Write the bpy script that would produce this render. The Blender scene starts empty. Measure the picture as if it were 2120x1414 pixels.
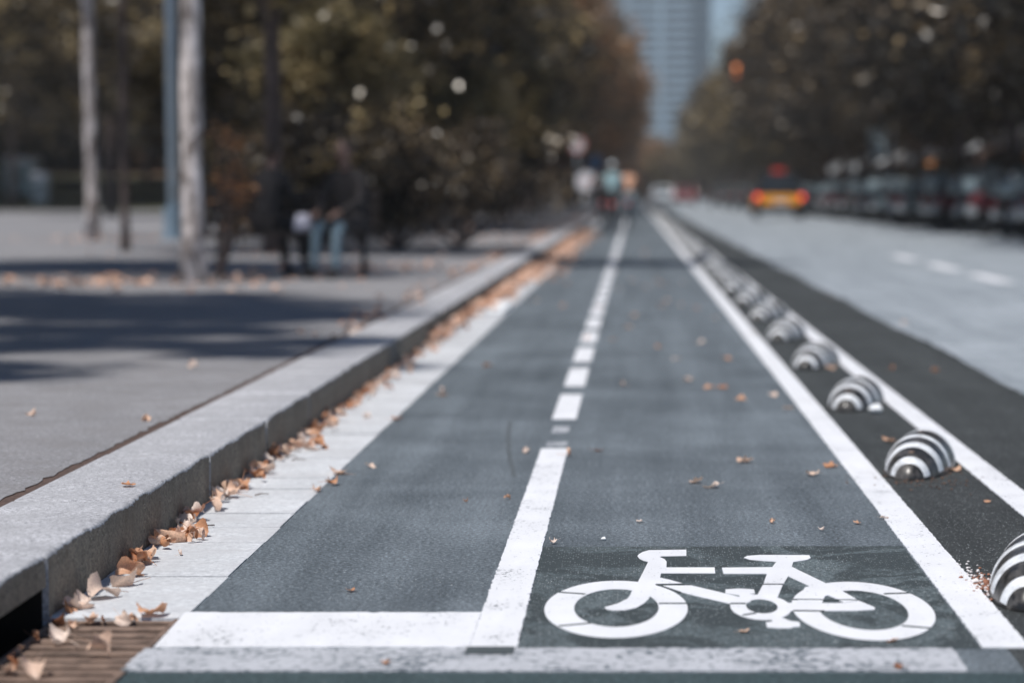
import bpy, bmesh, math, random
import numpy as np
from mathutils import Vector, Matrix

# ------------------------------------------------------------------ camera, sky, sun, exposure
C = bpy.context.scene.collection
SC = bpy.context.scene
R = math.radians
cam = bpy.data.cameras.new('camera'); camo = bpy.data.objects.new('camera', cam); C.objects.link(camo)
camo.location = (0, 0, 1.0)
camo.rotation_euler = (R(90 - 3.5097), 0, 0)
cam.sensor_width = 36; cam.lens = 85
cam.shift_x = -253 / 2120
cam.clip_start = 0.1; cam.clip_end = 6000
cam.dof.use_dof = True; cam.dof.focus_distance = 6.75; cam.dof.aperture_fstop = 1.85; cam.dof.aperture_blades = 0
SC.camera = camo
SUN_DIR = Vector((-0.25, -0.35, 0.90)).normalized()      # towards the sun
w = bpy.data.worlds.new('World'); SC.world = w; w.use_nodes = True
wn = w.node_tree.nodes; wl = w.node_tree.links
sky = wn.new('ShaderNodeTexSky'); sky.sky_type = 'NISHITA'; sky.sun_disc = False
sky.sun_elevation = math.asin(SUN_DIR.z); sky.sun_rotation = math.atan2(SUN_DIR.x, SUN_DIR.y)
sky.air_density = 0.7; sky.dust_density = 0.0; sky.ozone_density = 1.6
wl.new(sky.outputs[0], wn['Background'].inputs[0]); wn['Background'].inputs[1].default_value = 0.062
sl = bpy.data.lights.new('sun', 'SUN'); sl.energy = 3.55; sl.angle = R(3); sl.color = (1.0, 0.95, 0.90)
so = bpy.data.objects.new('sun', sl); C.objects.link(so)
so.rotation_euler = (-SUN_DIR).to_track_quat('-Z', 'Y').to_euler(); so.location = (0, 0, 30)
SC.view_settings.view_transform = 'Standard'; SC.view_settings.look = 'None'
SC.view_settings.exposure = 0.42; SC.view_settings.gamma = 1.0
SC.cycles.max_bounces = 6; SC.cycles.transparent_max_bounces = 8

rng = random.Random(7)
nr = np.random.RandomState(11)

# ------------------------------------------------------------------ materials
def newmat(name):
    m = bpy.data.materials.new(name); m.use_nodes = True
    return m, m.node_tree.nodes, m.node_tree.links, m.node_tree.nodes['Principled BSDF']

def noise(n, l, src, scale, detail=3, rough=0.6, dist=0.0):
    t = n.new('ShaderNodeTexNoise'); t.inputs['Scale'].default_value = scale
    t.inputs['Detail'].default_value = detail; t.inputs['Roughness'].default_value = rough
    t.inputs['Distortion'].default_value = dist
    l.new(src, t.inputs['Vector']); return t.outputs['Fac']

def ramp(n, l, src, stops):
    r = n.new('ShaderNodeValToRGB'); e = r.color_ramp.elements
    while len(e) < len(stops): e.new(0.5)
    for i, (p, c) in enumerate(stops):
        e[i].position = p; e[i].color = (c[0], c[1], c[2], 1) if isinstance(c, tuple) else (c, c, c, 1)
    l.new(src, r.inputs[0]); return r.outputs[0]

def mix(n, l, fac, a, b):
    m = n.new('ShaderNodeMix'); m.data_type = 'RGBA'
    for s, v in ((0, fac), (6, a), (7, b)):
        if isinstance(v, (int, float)): m.inputs[s].default_value = v
        elif isinstance(v, tuple): m.inputs[s].default_value = (*v, 1)
        else: l.new(v, m.inputs[s])
    return m.outputs[2]

def mul(n, l, a, b, op='MULTIPLY'):
    m = n.new('ShaderNodeMath'); m.operation = op
    for i, v in enumerate((a, b)):
        if isinstance(v, (int, float)): m.inputs[i].default_value = v
        else: l.new(v, m.inputs[i])
    return m.outputs[0]

def position(n):
    return n.new('ShaderNodeNewGeometry').outputs['Position']

def bump(n, l, p, src, strength, dist=0.002):
    b = n.new('ShaderNodeBump'); b.inputs['Strength'].default_value = strength; b.inputs['Distance'].default_value = dist
    l.new(src, b.inputs['Height']); l.new(b.outputs[0], p.inputs['Normal'])

def plain(name, col, rough=0.6, metal=0.0, var=0.0, scale=8.0, emit=None, spec=0.5):
    m, n, l, p = newmat(name)
    p.inputs['Roughness'].default_value = rough; p.inputs['Metallic'].default_value = metal
    p.inputs['Specular IOR Level'].default_value = spec
    if var:
        f = noise(n, l, position(n), scale, 4)
        l.new(ramp(n, l, f, [(0.3, tuple(c * (1 - var) for c in col)), (0.7, tuple(min(1, c * (1 + var)) for c in col))]), p.inputs['Base Color'])
    else:
        p.inputs['Base Color'].default_value = (*col, 1)
    if emit:
        p.inputs['Emission Color'].default_value = (*emit[0], 1); p.inputs['Emission Strength'].default_value = emit[1]
    return m

def speck_mask(n, l, pos, scale, lo, hi, density):
    """sparse grains: voronoi cells, only some of them lit"""
    v = n.new('ShaderNodeTexVoronoi'); v.inputs['Scale'].default_value = scale; l.new(pos, v.inputs['Vector'])
    near = ramp(n, l, v.outputs['Distance'], [(lo, 1.0), (hi, 0.0)])
    sep = n.new('ShaderNodeSeparateColor'); l.new(v.outputs['Color'], sep.inputs[0])
    pick = ramp(n, l, sep.outputs[0], [(1 - density - 0.02, 0.0), (1 - density, 1.0)])
    return mul(n, l, near, pick)

def asphalt(name, dark, light, spk=(0.55, 0.6, 0.62), dens=0.05, rough=0.8, big=0.5, patch=None):
    m, n, l, p = newmat(name); pos = position(n)
    f1 = noise(n, l, pos, 1.3, 5, 0.65); f2 = noise(n, l, pos, 160, 3, 0.7)
    mp = n.new('ShaderNodeMapping'); l.new(pos, mp.inputs[0]); mp.inputs['Scale'].default_value = (5.0, 0.22, 1)
    fs = noise(n, l, mp.outputs[0], 1.0, 5, 0.6, 0.3); fb = noise(n, l, pos, 0.45, 6, 0.7, 0.8)
    f1 = mul(n, l, mul(n, l, f1, 0.34), mul(n, l, mul(n, l, fs, 0.36), mul(n, l, fb, 0.30), 'ADD'), 'ADD')
    base = ramp(n, l, f1, [(0.38, dark), (0.50, tuple((a + b) / 2 for a, b in zip(dark, light))), (0.60, light)])
    fc = noise(n, l, pos, 75, 3, 0.75)
    fm = mul(n, l, mul(n, l, f2, 0.5), mul(n, l, fc, 0.5), 'ADD')
    grain = ramp(n, l, fm, [(0.37, 0.22), (0.46, 0.72), (0.53, 1.15), (0.62, 2.3)])
    mm = n.new('ShaderNodeMix'); mm.data_type = 'RGBA'; mm.blend_type = 'MULTIPLY'; mm.inputs[0].default_value = 1.0
    l.new(base, mm.inputs[6]); l.new(grain, mm.inputs[7])
    col = mm.outputs[2]
    if patch:
        f3 = noise(n, l, pos, 3.2, 4, 0.6, 1.2)
        col = mix(n, l, ramp(n, l, f3, [(0.47, 0.0), (0.53, 1.0)]), col, patch)
    s1 = speck_mask(n, l, pos, 150, 0.22, 0.34, dens)
    s2 = speck_mask(n, l, pos, 60, 0.08, 0.13, dens * 0.8)
    fq = ramp(n, l, noise(n, l, pos, 2.2, 3), [(0.35, 0.35), (0.62, 1.0)])
    col = mix(n, l, mul(n, l, s1, fq), col, spk)
    col = mix(n, l, mul(n, l, s2, fq), col, tuple(min(1, c * 1.3) for c in spk))
    l.new(col, p.inputs['Base Color'])
    rr = ramp(n, l, f2, [(0.3, rough - 0.22), (0.7, rough + 0.1)]); l.new(rr, p.inputs['Roughness'])
    p.inputs['Specular IOR Level'].default_value = 0.4
    bump(n, l, p, fm, big, 0.008)
    return m

def paint(name, col, under, wear=0.36, chip=70):
    m, n, l, p = newmat(name); pos = position(n)
    f = noise(n, l, pos, chip, 5, 0.7); g = noise(n, l, pos, 4.0, 4, 0.6)
    th = mul(n, l, f, mul(n, l, g, 0.55, 'ADD'))
    chipm = ramp(n, l, th, [(wear - 0.02, 1.0), (wear + 0.015, 0.0)])
    tint = ramp(n, l, g, [(0.3, tuple(c * 0.9 for c in col)), (0.7, col)])
    dk = speck_mask(n, l, pos, 55, 0.10, 0.16, 0.16)
    mp = n.new('ShaderNodeMapping'); l.new(pos, mp.inputs[0]); mp.inputs['Scale'].default_value = (9.0, 1.2, 1)
    dirt = ramp(n, l, noise(n, l, mp.outputs[0], 1.0, 5, 0.65), [(0.42, 0.0), (0.75, 0.3)])
    c_ = mix(n, l, dirt, tint, tuple(c * 0.66 for c in col))
    c_ = mix(n, l, mul(n, l, dk, 0.85), c_, under)
    l.new(mix(n, l, chipm, c_, under), p.inputs['Base Color'])
    p.inputs['Roughness'].default_value = 0.6; p.inputs['Specular IOR Level'].default_value = 0.35
    bump(n, l, p, noise(n, l, pos, 140, 3, 0.7), 0.35, 0.003)
    return m

ASPH = (0.075, 0.095, 0.11)
M = {}
M['lane'] = asphalt('lane_asphalt', (0.067, 0.083, 0.096), (0.158, 0.188, 0.213), dens=0.045)
M['lane_dark'] = asphalt('strip_asphalt', (0.024, 0.027, 0.027), (0.048, 0.054, 0.055), dens=0.16)
M['road_light'] = asphalt('road_asphalt', (0.18, 0.21, 0.235), (0.35, 0.39, 0.43), spk=(0.6, 0.62, 0.66), dens=0.05, big=0.3)
M['crossing'] = asphalt('crossing_asphalt', (0.030, 0.050, 0.055), (0.048, 0.074, 0.080), dens=0.03)
M['panel'] = asphalt('marking_panel_asphalt', (0.058, 0.074, 0.080), (0.105, 0.132, 0.142), dens=0.22, patch=(0.042, 0.054, 0.058))
M['paint'] = paint('white_road_paint', (0.80, 0.82, 0.86), ASPH, wear=0.385)
M['symbol'] = paint('white_symbol_paint', (0.80, 0.82, 0.86), ASPH, wear=0.325, chip=90)
M['oldpaint'] = paint('worn_grey_paint', (0.50, 0.52, 0.56), (0.13, 0.155, 0.175), wear=0.475, chip=45)
M['cut'] = plain('asphalt_gap', (0.06, 0.075, 0.08), 0.85, var=0.3, scale=120)
M['earth'] = plain('dark_earth', (0.035, 0.03, 0.026), 0.9, var=0.4, scale=6)

def granite(name, a, b, spk, sc=220, bumpv=0.4, stain=None):
    m, n, l, p = newmat(name); pos = position(n)
    f = mul(n, l, mul(n, l, noise(n, l, pos, sc, 4, 0.75), 0.5), mul(n, l, noise(n, l, pos, sc * 0.4, 3, 0.75), 0.5), 'ADD'); g = noise(n, l, pos, 2.0, 5, 0.6)
    col = ramp(n, l, f, [(0.39, a), (0.60, b)])
    mm = n.new('ShaderNodeMix'); mm.data_type = 'RGBA'; mm.blend_type = 'MULTIPLY'; mm.inputs[0].default_value = 1.0
    l.new(col, mm.inputs[6]); l.new(ramp(n, l, g, [(0.3, 0.82), (0.7, 1.08)]), mm.inputs[7]); col = mm.outputs[2]
    s = speck_mask(n, l, pos, 170, 0.2, 0.32, 0.09)
    col = mix(n, l, s, col, spk)
    if stain:
        h = noise(n, l, pos, 5.0, 5, 0.65)
        col = mix(n, l, ramp(n, l, h, [(0.42, 0.0), (0.66, 0.75)]), col, stain)
    l.new(col, p.inputs['Base Color']); p.inputs['Roughness'].default_value = 0.78
    bump(n, l, p, f, bumpv, 0.007)
    return m
M['kerb'] = granite('kerb_granite', (0.15, 0.155, 0.17), (0.68, 0.69, 0.73), (0.07, 0.07, 0.07), stain=(0.34, 0.345, 0.365))
M['kerbface'] = granite('kerb_grimy_face', (0.070, 0.058, 0.045), (0.34, 0.29, 0.225), (0.60, 0.56, 0.5), stain=(0.15, 0.12, 0.09))  # darker, browner stone on the front face of the kerb
M['walk'] = granite('pavement_concrete', (0.11, 0.11, 0.115), (0.38, 0.38, 0.40), (0.60, 0.62, 0.64), sc=150, stain=(0.20, 0.195, 0.20))
M['gutter'] = granite('gutter_stone', (0.46, 0.48, 0.51), (0.72, 0.75, 0.78), (0.32, 0.32, 0.34), sc=90, bumpv=0.15, stain=(0.47, 0.48, 0.50))
M['joint'] = plain('joint_dirt', (0.085, 0.055, 0.045), 0.95, var=0.5, scale=60)
M['iron'] = plain('rusty_iron', (0.22, 0.155, 0.12), 0.5, 0.2, var=0.5, scale=18)
M['white'] = plain('clean_stone', (0.85, 0.88, 0.9), 0.5)
def grime(n, l, p, base, dust, lo, hi, scale):
    pos = position(n); f = noise(n, l, pos, scale, 5, 0.7)
    l.new(mix(n, l, ramp(n, l, f, [(lo, 0.0), (hi, 0.7)]), base, dust), p.inputs['Base Color'])
m_, n_, l_, p_ = newmat('black_rubber'); grime(n_, l_, p_, (0.018, 0.018, 0.018), (0.17, 0.16, 0.15), 0.44, 0.66, 19); p_.inputs['Roughness'].default_value = 0.33; M['rubber'] = m_
m_, n_, l_, p_ = newmat('white_stripe'); grime(n_, l_, p_, (0.80, 0.83, 0.86), (0.28, 0.29, 0.30), 0.44, 0.68, 22); p_.inputs['Roughness'].default_value = 0.35; M['stripe'] = m_
M['pebble'] = plain('pale_pebble', (0.75, 0.72, 0.72), 0.5, var=0.15, scale=80)

def bark(name, a, b, sc=5):
    m, n, l, p = newmat(name); pos = position(n)
    mp = n.new('ShaderNodeMapping'); l.new(pos, mp.inputs[0]); mp.inputs['Scale'].default_value = (1, 1, 0.45)
    f = noise(n, l, mp.outputs[0], sc, 6, 0.72, 0.6)
    l.new(ramp(n, l, f, [(0.38, a), (0.5, tuple((x + y) / 2 for x, y in zip(a, b))), (0.6, b)]), p.inputs['Base Color'])
    p.inputs['Roughness'].default_value = 0.85; bump(n, l, p, f, 0.6, 0.02); return m
M['bark_pale'] = bark('pale_plane_bark', (0.13, 0.10, 0.085), (0.84, 0.77, 0.75), 7)
M['bark_brown'] = bark('brown_bark', (0.05, 0.035, 0.03), (0.16, 0.12, 0.11), 9)

def foliage(name, cols, trans=0.25, rough=0.45):
    m, n, l, p = newmat(name)
    oi = n.new('ShaderNodeObjectInfo').outputs['Random']
    pos = position(n)
    f = noise(n, l, pos, 0.85, 3); g = noise(n, l, pos, 7, 2)
    s = mul(n, l, mul(n, l, f, 0.72), mul(n, l, g, 0.28), 'ADD')
    k = len(cols)
    c = ramp(n, l, s, [(0.42 + 0.20 * i / (k - 1), cols[i]) for i in range(k)])
    hsv = n.new('ShaderNodeHueSaturation'); l.new(c, hsv.inputs['Color'])
    l.new(mul(n, l, mul(n, l, oi, 0.5), 0.75, 'ADD'), hsv.inputs['Value'])
    l.new(hsv.outputs[0], p.inputs['Base Color']); p.inputs['Roughness'].default_value = rough
    p.inputs['Specular IOR Level'].default_value = 0.5
    tr = n.new('ShaderNodeBsdfTranslucent'); l.new(hsv.outputs[0], tr.inputs[0])
    ms = n.new('ShaderNodeMixShader'); ms.inputs[0].default_value = trans
    l.new(p.outputs[0], ms.inputs[1]); l.new(tr.outputs[0], ms.inputs[2])
    l.new(ms.outputs[0], n['Material Output'].inputs[0]); return m
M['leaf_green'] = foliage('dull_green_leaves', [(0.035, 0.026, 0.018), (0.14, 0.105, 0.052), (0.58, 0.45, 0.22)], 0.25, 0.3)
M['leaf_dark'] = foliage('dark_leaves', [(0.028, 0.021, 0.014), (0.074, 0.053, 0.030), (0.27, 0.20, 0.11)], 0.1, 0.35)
M['leaf_rust'] = foliage('rust_leaves', [(0.12, 0.09, 0.05), (0.30, 0.20, 0.11), (0.60, 0.29, 0.13)], 0.35, 0.35)
M['leaf_sunny'] = foliage('olive_gold_leaves', [(0.09, 0.075, 0.04), (0.24, 0.20, 0.10), (0.55, 0.42, 0.22)], 0.3, 0.3)
M['grass'] = plain('grass', (0.055, 0.06, 0.03), 0.9, var=0.35, scale=2)
M['litter_ground'] = plain('brown_litter_ground', (0.11, 0.055, 0.032), 0.9, var=0.35, scale=1.5)

def leafmat():
    m, n, l, p = newmat('dry_leaf')
    oi = n.new('ShaderNodeObjectInfo').outputs['Random']
    c = ramp(n, l, oi, [(0.0, (0.42, 0.17, 0.08)), (0.25, (0.66, 0.34, 0.19)), (0.55, (0.84, 0.56, 0.40)), (1.0, (0.92, 0.78, 0.69))])
    tc = n.new('ShaderNodeTexCoord').outputs['Object']
    f = noise(n, l, tc, 30, 5, 0.7)
    mm = n.new('ShaderNodeMix'); mm.data_type = 'RGBA'; mm.blend_type = 'MULTIPLY'; mm.inputs[0].default_value = 1.0
    l.new(c, mm.inputs[6]); l.new(ramp(n, l, f, [(0.3, 0.6), (0.65, 1.15)]), mm.inputs[7])
    l.new(mm.outputs[2], p.inputs['Base Color']); p.inputs['Roughness'].default_value = 0.5
    tr = n.new('ShaderNodeBsdfTranslucent'); l.new(mm.outputs[2], tr.inputs[0])
    ms = n.new('ShaderNodeMixShader'); ms.inputs[0].default_value = 0.25
    l.new(p.outputs[0], ms.inputs[1]); l.new(tr.outputs[0], ms.inputs[2]); l.new(ms.outputs[0], n['Material Output'].inputs[0])
    return m
M['dryleaf'] = leafmat()

# ------------------------------------------------------------------ mesh helpers
def link(name, me, mat, parent=None):
    if mat is not None: me.materials.append(mat)
    o = bpy.data.objects.new(name, me); C.objects.link(o)
    if parent: o.parent = parent
    return o

def obj(name, bm, mat, parent=None, smooth=False):
    me = bpy.data.meshes.new(name); bmesh.ops.recalc_face_normals(bm, faces=bm.faces[:]) if smooth != 'keep' else None
    bm.to_mesh(me); bm.free()
    if smooth:
        for p in me.polygons: p.use_smooth = True
    return link(name, me, mat, parent)

def tag(o, label=None, cat=None, group=None, kind=None):
    if label: o['label'] = label
    if cat: o['category'] = cat
    if group: o['group'] = group
    if kind: o['kind'] = kind
    return o

def thing(name, label, cat, loc=(0, 0, 0), rz=0, group=None):
    o = bpy.data.objects.new(name, None); C.objects.link(o); o.location = loc; o.rotation_euler = (0, 0, rz)
    o.empty_display_size = 0.1
    return tag(o, label, cat, group)

def struct(name, bm, mat, label, smooth=False):
    o = obj(name, bm, mat, None, smooth); return tag(o, label, None, None, 'structure')

def dup(root, loc=None, rz=None, label=None, group=None, scale=None):
    r = root.copy(); C.objects.link(r)
    if loc is not None: r.location = loc
    if rz is not None: r.rotation_euler = (r.rotation_euler[0], r.rotation_euler[1], rz)
    if scale is not None: r.scale = scale if hasattr(scale, '__len__') else (scale,) * 3
    if label: r['label'] = label
    if group: r['group'] = group
    for ch in root.children:
        c = ch.copy(); C.objects.link(c); c.parent = r
        for g in ch.children:
            d = g.copy(); C.objects.link(d); d.parent = c
    return r

def box(bm, x0, x1, y0, y1, z0, z1, bev=0.0, rot=None):
    r = bmesh.ops.create_cube(bm, size=1.0)
    vs = r['verts']
    for v in vs:
        v.co = Vector(((x0 + x1) / 2 + v.co.x * (x1 - x0), (y0 + y1) / 2 + v.co.y * (y1 - y0), (z0 + z1) / 2 + v.co.z * (z1 - z0)))
    if bev:
        es = list({e for v in vs for e in v.link_edges})
        out = bmesh.ops.bevel(bm, geom=es, offset=bev, segments=2, affect='EDGES', profile=0.5)
        vs = list({v for f in out['faces'] for v in f.verts} | {v for v in vs if v.is_valid})
    if rot is not None: bmesh.ops.transform(bm, matrix=rot, verts=vs)
    return vs

def tube(bm, pts, rad, seg=10, cap=True):
    pts = [Vector(p) for p in pts]
    if not hasattr(rad, '__len__'): rad = [rad] * len(pts)
    rings = []; prev = None
    for i, p in enumerate(pts):
        d = (pts[min(i + 1, len(pts) - 1)] - pts[max(i - 1, 0)])
        d = d.normalized() if d.length > 1e-9 else Vector((0, 0, 1))
        if prev is None:
            a = Vector((1, 0, 0)) if abs(d.x) < 0.8 else Vector((0, 1, 0))
        else: a = prev
        u = (a - d * a.dot(d)).normalized(); v = d.cross(u); prev = u
        rings.append([bm.verts.new(p + (u * math.cos(2 * math.pi * k / seg) + v * math.sin(2 * math.pi * k / seg)) * rad[i]) for k in range(seg)])
    for a, b in zip(rings, rings[1:]):
        for k in range(seg): bm.faces.new((a[k], a[(k + 1) % seg], b[(k + 1) % seg], b[k]))
    if cap:
        bm.faces.new(rings[0][::-1]); bm.faces.new(rings[-1])

def torus(bm, c, R0, r0, axis='x', seg=24, sub=8):
    rings = []
    for i in range(seg):
        a = 2 * math.pi * i / seg; ring = []
        for k in range(sub):
            b = 2 * math.pi * k / sub; rr = R0 + r0 * math.cos(b); h = r0 * math.sin(b)
            if axis == 'x': co = (c[0] + h, c[1] + rr * math.cos(a), c[2] + rr * math.sin(a))
            else: co = (c[0] + rr * math.cos(a), c[1] + h, c[2] + rr * math.sin(a))
            ring.append(bm.verts.new(co))
        rings.append(ring)
    for i in range(seg):
        a, b = rings[i], rings[(i + 1) % seg]
        for k in range(sub): bm.faces.new((a[k], b[k], b[(k + 1) % sub], a[(k + 1) % sub]))

def ell(bm, c, r, seg=14, rings=9):
    out = bmesh.ops.create_uvsphere(bm, u_segments=seg, v_segments=rings, radius=1.0)
    for v in out['verts']: v.co = Vector((c[0] + v.co.x * r[0], c[1] + v.co.y * r[1], c[2] + v.co.z * r[2]))
    return out['verts']

def B(): return bmesh.new()

def sheet(bm, x0, x1, y0, y1, z):
    vs = [bm.verts.new(p) for p in ((x0, y0, z), (x1, y0, z), (x1, y1, z), (x0, y1, z))]
    return bm.faces.new(vs)

def slab(bm, pts, z0, z1):
    """polygon prism between z0 and z1 (pts counter-clockwise or not)"""
    top = [bm.verts.new((x, y, z1)) for x, y in pts]; bot = [bm.verts.new((x, y, z0)) for x, y in pts]
    bm.faces.new(top); n = len(pts)
    for i in range(n): bm.faces.new((top[i], bot[i], bot[(i + 1) % n], top[(i + 1) % n]))
    bm.faces.new(bot[::-1])

def ragged(x0, x1, y0, y1, step=0.02, amp=0.003, rnd=rng, far=14.0):
    step *= 0.6; amp *= 0.6
    """outline of a painted strip with slightly uneven edges"""
    ys = [y0]
    y = y0
    while y < min(y1, far): y += step * (1 + max(0, y - 6) * 0.15); ys.append(min(y, y1))
    if ys[-1] < y1: ys.append(y1)
    xs = []; x = x0
    while x < x1 - step: x += step; xs.append(x)
    j = lambda a: rnd.gauss(0, a)
    L = [(x0 + j(amp), y) for y in ys]; Rr = [(x1 + j(amp), y) for y in ys]
    bt = [(x, y0 + j(amp)) for x in xs]; tp = [(x, y1 + j(amp)) for x in xs]
    return bt + Rr + tp[::-1] + L[::-1]

# ------------------------------------------------------------------ the setting: ground, roads, gutter, kerb, pavement
YF = 420.0
bm = B(); sheet(bm, -3500, 3500, -300, 5200, -0.12); struct('ground', bm, M['earth'], 'dark ground stretching to the horizon')
bm = B(); sheet(bm, -1.06, 0.82, 5.005, YF, 0.0); struct('cycle_lane', bm, M['lane'], 'blue grey asphalt of the cycle lane')
bm = B(); sheet(bm, 0.82, 1.95, 5.005, YF, 0.0); struct('separator_strip', bm, M['lane_dark'], 'dark gritty asphalt strip under the lane separators')
bm = B(); pts = []
yy = 5.005; edge = []
while yy < 60: edge.append((1.95 + 0.02 * math.sin(yy * 0.9) + rng.gauss(0, 0.006), yy)); yy += 0.25
edge.append((1.95, YF))
vs = [bm.verts.new((x, y, 0.004)) for x, y in edge]
vr = [bm.verts.new((10.2, y, 0.004)) for x, y in edge]
for i in range(len(edge) - 1): bm.faces.new((vs[i], vr[i], vr[i + 1], vs[i + 1]))
struct('road', bm, M['road_light'], 'pale worn asphalt of the car road')
bm = B(); sheet(bm, -1.06, 10.2, -6, 5.005, 0.0); sheet(bm, -1.38, -1.06, -6, 4.7, 0.0)
struct('cross_street', bm, M['crossing'], 'dark teal asphalt of the crossing street at the bottom edge')
# gutter stones with joints, and the pit under the grate
bm = B(); y = 5.64
while y < 60:
    x0 = -1.378; j = 0.006
    box(bm, x0, -1.061 + rng.gauss(0, 0.0012), y + j / 2, y + 0.3125 - j / 2, -0.06, rng.gauss(0.001, 0.0012), 0.0); y += 0.3125
sheet(bm, -1.38, -1.06, 60, YF, 0.0)
struct('gutter', bm, M['gutter'], 'pale stone gutter between kerb and cycle lane')
bm = B(); sheet(bm, -1.38, -1.06, 5.62, 60, -0.008); struct('gutter_bed', bm, M['joint'], 'dark dirt in the joints of the gutter')

# kerb: long granite stones, uneven front edge, with a drain opening near the camera
def kerb_stone(bm, y0, y1, step, amp, z0=-0.05, z1=0.155, xf=-1.38, xb=-1.722):
    n = max(1, int((y1 - y0) / step)); rows = []; dz = rng.gauss(0, 0.0012); dx = rng.gauss(0, 0.0015); z1 += dz; xf += dx; ph_ = rng.uniform(0, 6)
    for i in range(n + 1):
        y = y0 + (y1 - y0) * i / n
        a = rng.gauss(0, amp) + 1.3 * amp * math.sin(y * 21 + ph_) ; b = rng.gauss(0, amp) + 1.5 * amp * math.sin(y * 13 + ph_ * 2)
        if rng.random() < 0.05 and step < 0.1: a -= 0.006; b -= 0.010
        endr = 0.005 if i in (0, n) else 0
        prof = [(xf, z0), (xf + rng.gauss(0, amp * 0.4), (z0 + z1) / 2), (xf + a * 0.5 - 0.001, z1 - 0.008 + b * 0.6 - endr), (xf - 0.003 + a * 0.5, z1 - 0.002 + b * 0.5 - endr),
                (xf - 0.012 + a * 0.4, z1 + b * 0.12 - endr), (xf - 0.12, z1 + rng.gauss(0, amp * 0.2) - endr), (xb + 0.012, z1 - endr), (xb, z1 - 0.012), (xb, z0)]
        rows.append([bm.verts.new((x, y, z)) for x, z in prof])
    faces = []
    for a, b in zip(rows, rows[1:]):
        for k in range(len(a) - 1): faces.append((k, bm.faces.new((a[k], b[k], b[k + 1], a[k + 1]))))
    bm.faces.new(rows[0][::-1]); bm.faces.new(rows[-1])
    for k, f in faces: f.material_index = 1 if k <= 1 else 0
bm = B()
kerb_stone(bm, 5.64, 6.62, 0.012, 0.0034)
y = 6.626
while y < 36:
    st = 0.014 if y < 9 else (0.05 if y < 16 else 0.3)
    kerb_stone(bm, y, y + 1.191, st, 0.0032); y += 1.2
kerb_stone(bm, y, 115, 4, 0.0)
kerb_stone(bm, 115.0, YF, 50, 0.0)
kerb_stone(bm, 3.0, 5.634, 0.012, 0.0034, z0=0.078)
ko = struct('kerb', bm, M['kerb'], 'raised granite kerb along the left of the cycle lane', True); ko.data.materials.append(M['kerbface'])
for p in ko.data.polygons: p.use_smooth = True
bm = B(); box(bm, -1.715, -1.39, 5.66, 60, -0.05, 0.1435); struct('kerb_bed', bm, M['joint'], 'dark mortar between the kerb stones')
# back wall and roof of the drain opening
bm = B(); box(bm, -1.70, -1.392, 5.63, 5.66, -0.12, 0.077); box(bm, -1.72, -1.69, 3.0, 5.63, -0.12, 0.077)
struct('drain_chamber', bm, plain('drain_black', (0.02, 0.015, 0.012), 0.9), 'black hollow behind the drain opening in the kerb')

bm = B()
sheet(bm, -1.84, -1.716, -6, YF, 0.1475)
struct('pavement_joint', bm, M['joint'], 'rusty brown joint between kerb and pavement')
bm = B(); yy = -6; L = []
while yy < 30: L.append((-1.758 + rng.gauss(0, 0.006), yy)); yy += 0.05 if yy > 5 else 0.8
L.append((-1.752, 114.0))
vs = [bm.verts.new((x, y, 0.150)) for x, y in L]; vr = [bm.verts.new((-75, y, 0.150)) for x, y in L]
for i in range(len(L) - 1): bm.faces.new((vs[i], vs[i + 1], vr[i + 1], vr[i]))
sheet(bm, -8, -1.752, 114, YF, 0.15)
struct('pavement', bm, M['walk'], 'wide grey concrete pavement left of the kerb')
bm = B(); vs = [bm.verts.new(p) for p in ((-120, 114, 0.146), (-8, 114, 0.146), (-8, 138, 2.0), (-120, 138, 2.0))]; bm.faces.new(vs)
struct('grass_bank', bm, M['grass'], 'low green grass bank beyond the pavement')
bm = B(); vs = [bm.verts.new(p) for p in ((-120, 138, 2.0), (-8, 138, 2.0), (-8, 260, 4.4), (-120, 260, 4.4))]; bm.faces.new(vs)
struct('leaf_covered_slope', bm, M['litter_ground'], 'brown slope covered in dead leaves under the far trees')
bm = B(); box(bm, 10.2, 16, -6, YF, -0.1, 0.13); struct('right_pavement', bm, M['walk'], 'pavement on the far side of the road')

# ------------------------------------------------------------------ road markings
def marking(name, polys, mat, label, z1=0.0035, group=None, cat='road marking'):
    bm = B()
    for i, p in enumerate(polys): slab(bm, p, 0.0004, z1 + i * 0.0005)
    return tag(obj(name, bm, mat), label, cat, group)

marking('marking_panel', [[(-0.257, 5.27), (0.762, 5.27), (0.762, 6.815), (-0.257, 6.80)]], M['panel'], 'dark rectangular asphalt panel under the white bicycle symbol', 0.0015)
# stop bar and solid centre line as one L
b1 = ragged(-0.364, -0.259, 5.272, 9.42, 0.02, 0.0022)
b2 = [(-1.058, 5.272)] + [(x, 5.272 + rng.gauss(0, 0.003)) for x in np.arange(-1.04, -0.37, 0.02)] + [(-0.3645, 5.272), (-0.3645, 5.714)] + \
     [(x, 5.714 + rng.gauss(0, 0.003)) for x in np.arange(-0.38, -1.06, -0.02)] + [(-1.07, 5.714)]
marking('stop_line', [b1, b2], M['paint'], 'white L shaped paint: wide stop bar joined to the solid centre line')
marking('lane_edge_line', [ragged(0.767, 0.873, 5.272, 300, 0.02, 0.0022)], M['paint'], 'long white line between the cycle lane and the striped separators')
marking('road_edge_line', [ragged(1.205, 1.308, 4.6, 300, 0.02, 0.0022)], M['paint'], 'long white line on the road side of the striped separators')
marking('crossing_bar', [ragged(-1.075, 0.70, 5.012, 5.266, 0.02, 0.004)], M['oldpaint'], 'worn grey painted bar across the lane at the bottom edge', 0.003)
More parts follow.
